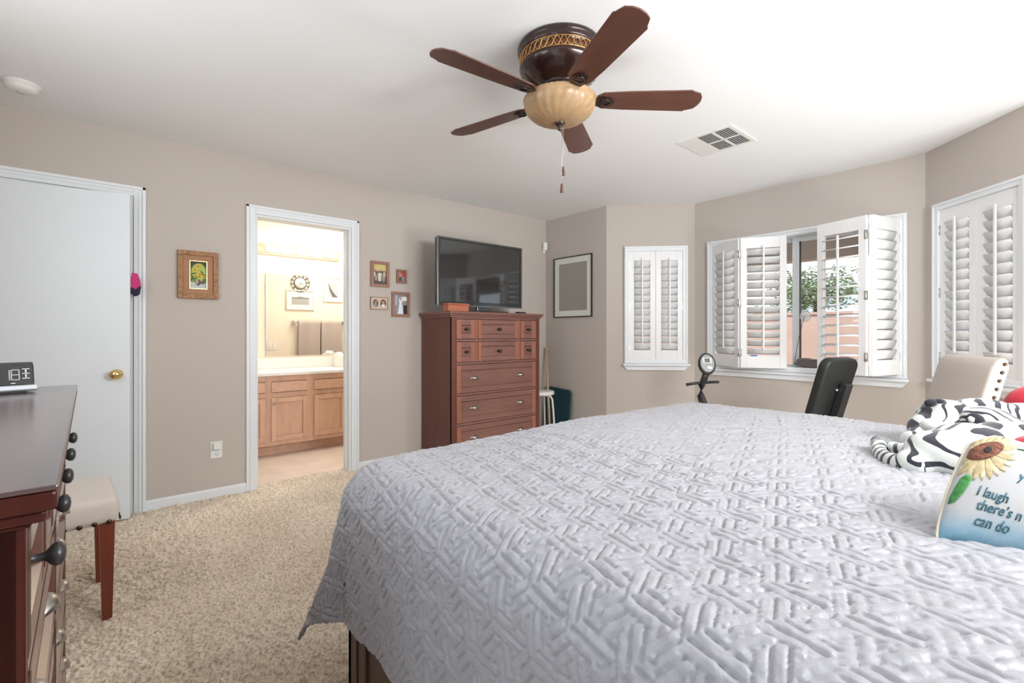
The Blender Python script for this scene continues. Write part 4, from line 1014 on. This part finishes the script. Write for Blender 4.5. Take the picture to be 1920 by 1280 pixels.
for i, lb_ in enumerate(('taupe bath towel on the bar, the one nearer the doorway, seen in the mirror', 'taupe bath towel on the bar, the one under the abstract print, seen in the mirror')):
    cx = 2.20 - .150 + .295 * i
    A_, B_ = np.meshgrid(np.linspace(-.138, .138, 30), np.linspace(0, 1.05, 60), indexing='ij')
    s0_ = B_ - .50; zz = np.where(np.abs(s0_) < .02, 1.318, 1.318 - np.abs(s0_)); xx = -4.031 - .055 + np.where(s0_ < 0, .016, -.016) * np.clip(np.abs(s0_) / .02, 0, 1) - .004 * np.sin(A_ * 40 + B_ * 3)
    o = grid_mesh('bath_towel', xx, cx + A_, zz, M_towel); m_ = o.modifiers.new('t', 'SOLIDIFY'); m_.thickness = .006
    tag(o, lb_, 'towel', 'taupe towels on the towel bar')
sw = thing('light_switch', 'white double light switch plate seen in the bathroom mirror', 'switch', (-4.031, 1.605, .995), R(90))
MB().box(-.058, .058, 0, .005, -.058, .058).build('cover_plate', M_plast, sw, .002)
for s_ in (-1, 1): MB().box(s_ * .023 - .016, s_ * .023 + .016, .005, .009, -.033, .033).build('rocker', M_plast, sw, .002)

# ---------------------------------------------------------------- striped plush tigers
def remesh(o, vs=.007, sm=6):
    m_ = o.modifiers.new('r', 'REMESH'); m_.mode = 'VOXEL'; m_.voxel_size = vs; m_.use_smooth_shade = True
    m_ = o.modifiers.new('s', 'SMOOTH'); m_.factor = .6; m_.iterations = sm
def Rz(a, b_=0, c=0): return Matrix.Rotation(R(a), 4, 'Z') @ Matrix.Rotation(R(b_), 4, 'Y') @ Matrix.Rotation(R(c), 4, 'X')
pa = thing('plush_tiger', 'white tiger plush with black stripes curled nearest the sunflower cushion, tail towards the camera', 'stuffed animal', (0, 0, 0), 0, 'white tiger plushes on the bed')
b = MB()
b.ball((-.212, 1.665, .842), (.092, .074, .062), 20, rot=Rz(40)); b.ball((-.175, 1.745, .850), (.10, .085, .068), 20, rot=Rz(40))
b.ball((-.110, 1.845, .850), (.11, .08, .070), 20, rot=Rz(40)); b.ball((-.01, 1.90, .85), (.12, .08, .07), 20, rot=Rz(20))
b.ball((-.262, 1.600, .818), (.048, .040, .036), 16, rot=Rz(40)); b.ball((-.300, 1.742, .815), (.040, .03, .028), 14); b.ball((-.262, 1.700, .820), (.05, .05, .04), 14)
b.ball((-.335, 1.770, .814), (.028, .026, .024), 12)
o = b.build('body', M_tigA, pa); remesh(o)
b = MB(); b.tube([(-.245, 1.596, .815), (-.268, 1.588, .812), (-.290, 1.590, .811), (-.318, 1.618, .811), (-.345, 1.665, .812), (-.362, 1.712, .816), (-.370, 1.752, .826)], [.030, .027, .024, .022, .020, .019, .019], 14)
b.ball((-.370, 1.752, .826), .019, 12); b.build('tail', M_tigT, pa)
b = MB(); b.ball((-.371, 1.758, .830), (.0205, .0205, .020), 14); b.build('tail_tip', mat('grey_plush_tip', (.17, .19, .18), .9), pa)
b = MB(); b.ball((-.262, 1.850, .884), (.032, .030, .022), 14, rot=Rz(40)); b.ball((-.232, 1.856, .875), (.042, .028, .022), 14, rot=Rz(30)); b.ball((-.196, 1.862, .866), (.048, .030, .024), 14, rot=Rz(25)); b.ball((-.15, 1.88, .855), (.05, .036, .03), 14, rot=Rz(20))
o = b.build('foreleg', M_plwhite, pa); remesh(o, .005, 4)
b = MB(); b.ball((-.150, 1.905, .905), (.066, .052, .044), 20, rot=Rz(35, 8)); b.ball((-.110, 1.915, .893), (.045, .040, .032), 16, rot=Rz(35, 8)); b.ball((-.158, 1.885, .885), (.05, .045, .035), 16, rot=Rz(35))
o = b.build('head', M_tigH, pa); remesh(o, .006, 4)
b = MB(); b.ball((-.170, 1.835, .916), (.022, .012, .018), 14, rot=Rz(30, 30)); e_ = b.build('ear', M_plblack, pa)
b = MB(); b.ball((-.1745, 1.826, .917), (.012, .006, .010), 12, rot=Rz(30, 30)); b.build('inner_ear', M_plwhite, e_)
b = MB(); b.ball((-.192, 1.842, .896), (.018, .014, .014), 12, rot=Rz(20)); b.build('cheek_patch', M_plblack, pa)
b = MB(); b.ball((-.078, 1.905, .888), (.013, .016, .016), 12, rot=Rz(30)); b.build('nose', M_plblack, pa)
for dx, dy, dz in ((-.108, 1.877, .908), (-.128, 1.942, .925)): MB().ball((dx, dy, dz), .007, 10).build('eye', mat('glass_eye', (.02, .05, .09), .08, coat=1), pa)

pb = thing('plush_tiger', 'white tiger plush with black stripes lying behind the curled one, below the chair back', 'stuffed animal', (0, 0, 0), 0, 'white tiger plushes on the bed')
b = MB()
b.ball((-.262, 2.09, .868), (.088, .080, .072), 20, rot=Rz(40)); b.ball((-.300, 2.03, .845), (.055, .055, .050), 16); b.ball((-.19, 2.20, .870), (.12, .085, .072), 20, rot=Rz(45))
b.ball((-.09, 2.27, .862), (.13, .09, .068), 20, rot=Rz(30)); b.ball((.03, 2.30, .855), (.12, .09, .062), 20)
b.ball((-.312, 1.925, .820), (.045, .040, .032), 14, rot=Rz(40)); b.ball((-.298, 1.985, .825), (.05, .045, .036), 14)
o = b.build('body', M_tigB, pb); remesh(o)
b = MB(); b.ball((-.290, 2.015, .932), (.018, .012, .013), 14, rot=Rz(35, -10)); b.ball((-.272, 2.03, .938), (.016, .009, .008), 14, rot=Rz(35)); b.build('ear', M_plblack, pb)

o = MB().ball((-.075, 2.62, .880), (.095, .07, .085), 20).ball((.02, 2.58, .855), (.10, .08, .06), 18).build('red_cushion', M_red); remesh(o, .008, 8)
tag(o, 'bright red fleece cushion behind the plush tigers at the right edge', 'cushion')
o = MB().ball((-.058, 1.76, .872), (.040, .04, .030), 16).ball((.04, 1.76, .85), (.06, .05, .045), 16).build('red_bow', M_red); remesh(o, .006, 4)
tag(o, 'small red fleece piece peeking out above the sunflower cushion', 'ribbon')

# ---------------------------------------------------------------- sunflower cushion
BL = Vector((-.1522, 1.1173, .792)); EX = Vector((.8426, .4813, -.2416)); EX.normalize(); EZ = Vector((.0365, .1818, .1739)); HZ = EZ.length; EZ.normalize()
NN = Vector((.5262, -.6407, .5591)); NN = EX.cross(EZ); NN.normalize()
if NN.z < 0: NN = -NN
WC = .36
def cpos(a, b_, side=1, off=0):
    """a across (m), b_ up (0..1); side +1 front"""
    u = min(1, max(-1, 2 * a / WC - 1)); v = min(1, max(-1, 2 * b_ - 1))
    th = .050 * ((1 - u * u) ** .5 * (1 - v * v) ** .5) ** .85
    pin = .010
    au = a - .011 * max(0, 1 - v * v) ** .8 * (1 - u) / 2; bv = b_ * HZ - pin * max(0, 1 - u * u) * v
    cr = (max(0, (abs(u) - .84) / .16) * max(0, (v - .72) / .28)) ** 1.0
    au -= .012 * cr * (1 if u > 0 else -1); bv -= .016 * cr
    return BL + EX * (au) + EZ * bv + NN * (side * th + off) - Vector((0, 0, 0))
cu = thing('sunflower_cushion', 'embroidered white cushion with a sunflower, blue lettering and a blue lower edge', 'cushion', (0, 0, 0))
def cushion_mat():
    m, nt, b_ = _new('cushion_print'); L = nt.links.new
    a = nt.nodes.new('ShaderNodeAttribute'); a.attribute_name = 'cuv'; sp = nt.nodes.new('ShaderNodeSeparateXYZ')
    n = nt.nodes.new('ShaderNodeTexNoise'); n.inputs['Scale'].default_value = 5; n.inputs['Detail'].default_value = 3
    md = nt.nodes.new('ShaderNodeMath'); md.operation = 'MULTIPLY_ADD'; md.inputs[1].default_value = .30
    r = nt.nodes.new('ShaderNodeValToRGB'); r.color_ramp.elements[0].position = .14; r.color_ramp.elements[1].position = .42
    r.color_ramp.elements[0].color = (.10, .24, .32, 1); r.color_ramp.elements[1].color = (.40, .40, .405, 1)
    e = r.color_ramp.elements.new(.25); e.color = (.22, .34, .42, 1)
    L(a.outputs['Vector'], sp.inputs[0]); L(a.outputs['Vector'], n.inputs['Vector']); L(n.outputs['Fac'], md.inputs[0]); L(sp.outputs['Y'], md.inputs[2]); L(md.outputs[0], r.inputs[0]); L(r.outputs[0], b_.inputs['Base Color'])
    n2 = nt.nodes.new('ShaderNodeTexNoise'); n2.inputs['Scale'].default_value = 500; t = nt.nodes.new('ShaderNodeTexCoord'); bp = nt.nodes.new('ShaderNodeBump'); bp.inputs['Strength'].default_value = .4; bp.inputs['Distance'].default_value = .001
    L(t.outputs['Object'], n2.inputs['Vector']); L(n2.outputs['Fac'], bp.inputs['Height']); L(bp.outputs[0], b_.inputs['Normal'])
    b_.inputs['Roughness'].default_value = .9; return m
M_cp = cushion_mat()
def cside(name, side, mt):
    N1, N2 = 70, 50; P_ = np.zeros((N1, N2, 3)); uv = []
    for i in range(N1):
        for j in range(N2):
            u = .5 - .5 * math.cos(PI * i / (N1 - 1)); v = .5 - .5 * math.cos(PI * j / (N2 - 1))
            P_[i, j] = cpos(u * WC, v, side); uv.append((u * 1.4, v, 0))
    o = grid_mesh(name, P_[..., 0], P_[..., 1], P_[..., 2], mt, cu)
    at = o.data.attributes.new('cuv', 'FLOAT_VECTOR', 'POINT'); at.data.foreach_set('vector', np.array(uv, dtype=np.float32).ravel()); return o
cside('front_panel', 1, M_cp); cside('back_panel', -1, mat('cushion_back', (.50, .47, .40), .9))
M_pipe = mat('cream_piping', (.60, .55, .42), .85)
pl = [(0 + WC * t_, 0) for t_ in np.linspace(0, 1, 30)] + [(WC, t_) for t_ in np.linspace(.03, 1, 20)] + [(WC * (1 - t_), 1) for t_ in np.linspace(.03, 1, 30)] + [(0, 1 - t_) for t_ in np.linspace(.03, .97, 20)]
MB().tube([cpos(a, v, 0) for a, v in pl], .0028, 8, True).build('piping', M_pipe, cu)
def patch(name, pts, mt, lift=.0012, parent=None, centre=None):
    """embroidered patch: fan of rings mapped on the cushion front; pts in (m, 0..1)"""
    bm = bmesh.new(); cx = sum(p[0] for p in pts) / len(pts); cy = sum(p[1] for p in pts) / len(pts)
    if centre: cx, cy = centre
    rings = []
    for k, f in enumerate((1.0, .98, .66, .33)):
        rings.append([bm.verts.new(cpos(cx + (x - cx) * f, cy + (y - cy) * f, 1, (-.0006 if k == 0 else lift))) for x, y in pts])
    c = bm.verts.new(cpos(cx, cy, 1, lift)); n = len(pts)
    for a, b_ in zip(rings, rings[1:]):
        for i in range(n): f = bm.faces.new([a[i], a[(i + 1) % n], b_[(i + 1) % n], b_[i]]); f.smooth = True
    for i in range(n): f = bm.faces.new([rings[-1][i], rings[-1][(i + 1) % n], c]); f.smooth = True
    m = MB(); m.bm.free(); m.bm = bm; return m.build(name, mt, parent or cu)
M_pet = mat('petal_thread', (.50, .40, .22), .85, var=(70, .72), bump=(260, .6, .002)); M_pet2 = mat('petal_thread_pale', (.57, .48, .31), .85, var=(70, .78), bump=(260, .6, .002))
M_seed = mat('brown_thread', (.24, .085, .05), .9, var=(160, .35), bump=(260, .8, .003)); M_seed2 = mat('black_thread', (.02, .015, .015), .9)
M_lf = mat('green_thread', (.06, .28, .07), .85, var=(90, .55), bump=(260, .6, .002)); M_txt = mat('blue_thread', (.045, .13, .17), .85)
FX, FY = .020, .785
def petal(ang, L_, w_, mt, k):
    """petal in cushion metres around the flower centre"""
    c, s_ = math.cos(ang), math.sin(ang); pts = []
    for t_, q in ((0, .25), (.3, .8), (.6, 1), (.85, .62), (1, .0), (.85, -.62), (.6, -1), (.3, -.8), (0, -.25)):
        x, y = .006 + t_ * L_, q * w_
        pts.append((max(.0015, min(WC, FX + (x * c - y * s_) * .52)), min(.985, max(.01, FY + (x * s_ + y * c) / HZ))))
    patch('petal', pts, mt, .0010 + .0003 * k)
for i in range(26):
    petal(2 * PI * i / 26 + .1, .070, .0080, M_pet if i % 2 else M_pet2, i % 2)
patch('flower_centre', [(max(.002, FX + .019 * math.cos(2 * PI * i / 28) + .004 * math.sin(2 * PI * i / 28)), FY + .027 / HZ * math.sin(2 * PI * i / 28) + .03 * math.cos(2 * PI * i / 28)) for i in range(28)], M_seed, .0030)
patch('seed_spot', [(FX + .001 + .005 * math.cos(2 * PI * i / 14), FY + .004 + .009 / HZ * math.sin(2 * PI * i / 14)) for i in range(14)], M_seed2, .0038)
patch('leaf', [(.012, .545), (.017, .50), (.0155, .44), (.012, .36), (.007, .29), (.0018, .275), (.0015, .34), (.003, .42), (.005, .50), (.008, .53)], M_lf, .0022)
patch('leaf', [(.056, .862), (.075, .885), (.11, .90), (.11, .875), (.08, .858)], M_lf, .0022)
def letters(txt, a0, b0, size, sx=1.0, slope=0, shear=.12):
    cvd = bpy.data.curves.new('t', 'FONT'); cvd.body = txt; cvd.size = 1; cvd.resolution_u = 3; cvd.offset = .004
    to = bpy.data.objects.new('t', cvd); COL.objects.link(to); bpy.context.view_layer.update()
    me = bpy.data.meshes.new_from_object(to, depsgraph=bpy.context.evaluated_depsgraph_get())
    bpy.data.objects.remove(to)
    bm = bmesh.new(); bm.from_mesh(me); bpy.data.meshes.remove(me)
    ex_ = bmesh.ops.extrude_face_region(bm, geom=bm.faces[:])
    top = {v for v in ex_['geom'] if isinstance(v, bmesh.types.BMVert)}
    for v in bm.verts:
        x, y = v.co.x, v.co.y
        v.co = cpos(a0 + (x + y * shear) * size * sx, b0 + y * size / HZ + slope * x * size, 1, .0016 if v in top else -.0004)
    m = MB(); m.bm.free(); m.bm = bm; return m.build('embroidered_lettering', M_txt, cu)
letters('I laugh', .0270, .375, .030, .50, -.32)
letters('there\u2019s n', .0320, .262, .030, .52, -.25)
letters('can do', .0350, .142, .030, .54, -.20)
letters('y', .0690, .565, .030, .56)

# ---------------------------------------------------------------- outdoors beyond the bay
b = MB(); b.box(-16, 14, 4.9, 30, -.20, -.12); struct(b.build('ground', M_ground))
b = MB(); b.box(-5.5, 3.5, 4.76, 7.6, 2.46, 2.60); b.box(-5.5, 3.5, 7.35, 7.6, 2.17, 2.46); struct(b.build('patio_roof', M_soffit))
b = MB(); b.box(-16, 14, 10.0, 10.2, -.15, 1.50); b.box(-16, 14, 9.97, 10.23, 1.50, 1.545); struct(b.build('wall_garden', M_stucco))
def tree(label, x, y, z, rx_, rz_, n, seed):
    t = thing('garden_tree', label, 'tree', (x, y, -.12), 0, 'trees beyond the garden wall')
    rnd = random.Random(seed)
    MB().tube([(0, 0, 0), (.06, .03, (z - .1) * .5), (0, 0, z)], [.11, .09, .05], 10).build('trunk', M_bark, t)
    b = MB()
    cl_ = [(rnd.uniform(-.7, .7) * rx_, rnd.uniform(-.6, .6) * rx_, z + rnd.uniform(-.6, .75) * rz_, rnd.uniform(.28, .5) * rx_) for _ in range(16)]
    for _ in range(n):
        c = cl_[rnd.randrange(16)]; d = Vector((rnd.gauss(0, 1), rnd.gauss(0, 1), rnd.gauss(0, 1))).normalized() * c[3] * rnd.uniform(.6, 1.05)
        p = Vector(c[:3]) + d; s_ = rnd.uniform(.030, .055); q = Matrix.Translation(p) @ Matrix.Rotation(rnd.uniform(0, 6), 4, 'Z') @ Matrix.Rotation(rnd.uniform(0, 3), 4, 'X')
        v = [b.bm.verts.new(q @ Vector(k_)) for k_ in ((-s_, 0, 0), (0, -s_ * .5, 0), (s_, 0, 0), (0, s_ * .5, .01))]
        b._f(v)
    b.build('crown', M_leaf, t)
tree('bushy green tree beyond the garden wall, centred in the open window', -4.35, 14.2, 2.15, 1.05, .70, 5200, 4)
tree('green tree beyond the garden wall behind the open louvered panel', -2.15, 14.6, 2.0, .95, .55, 4200, 9)
tree('low pale tree beyond the garden wall at the left of the open window', -6.2, 16, 1.6, .8, .5, 2600, 12)
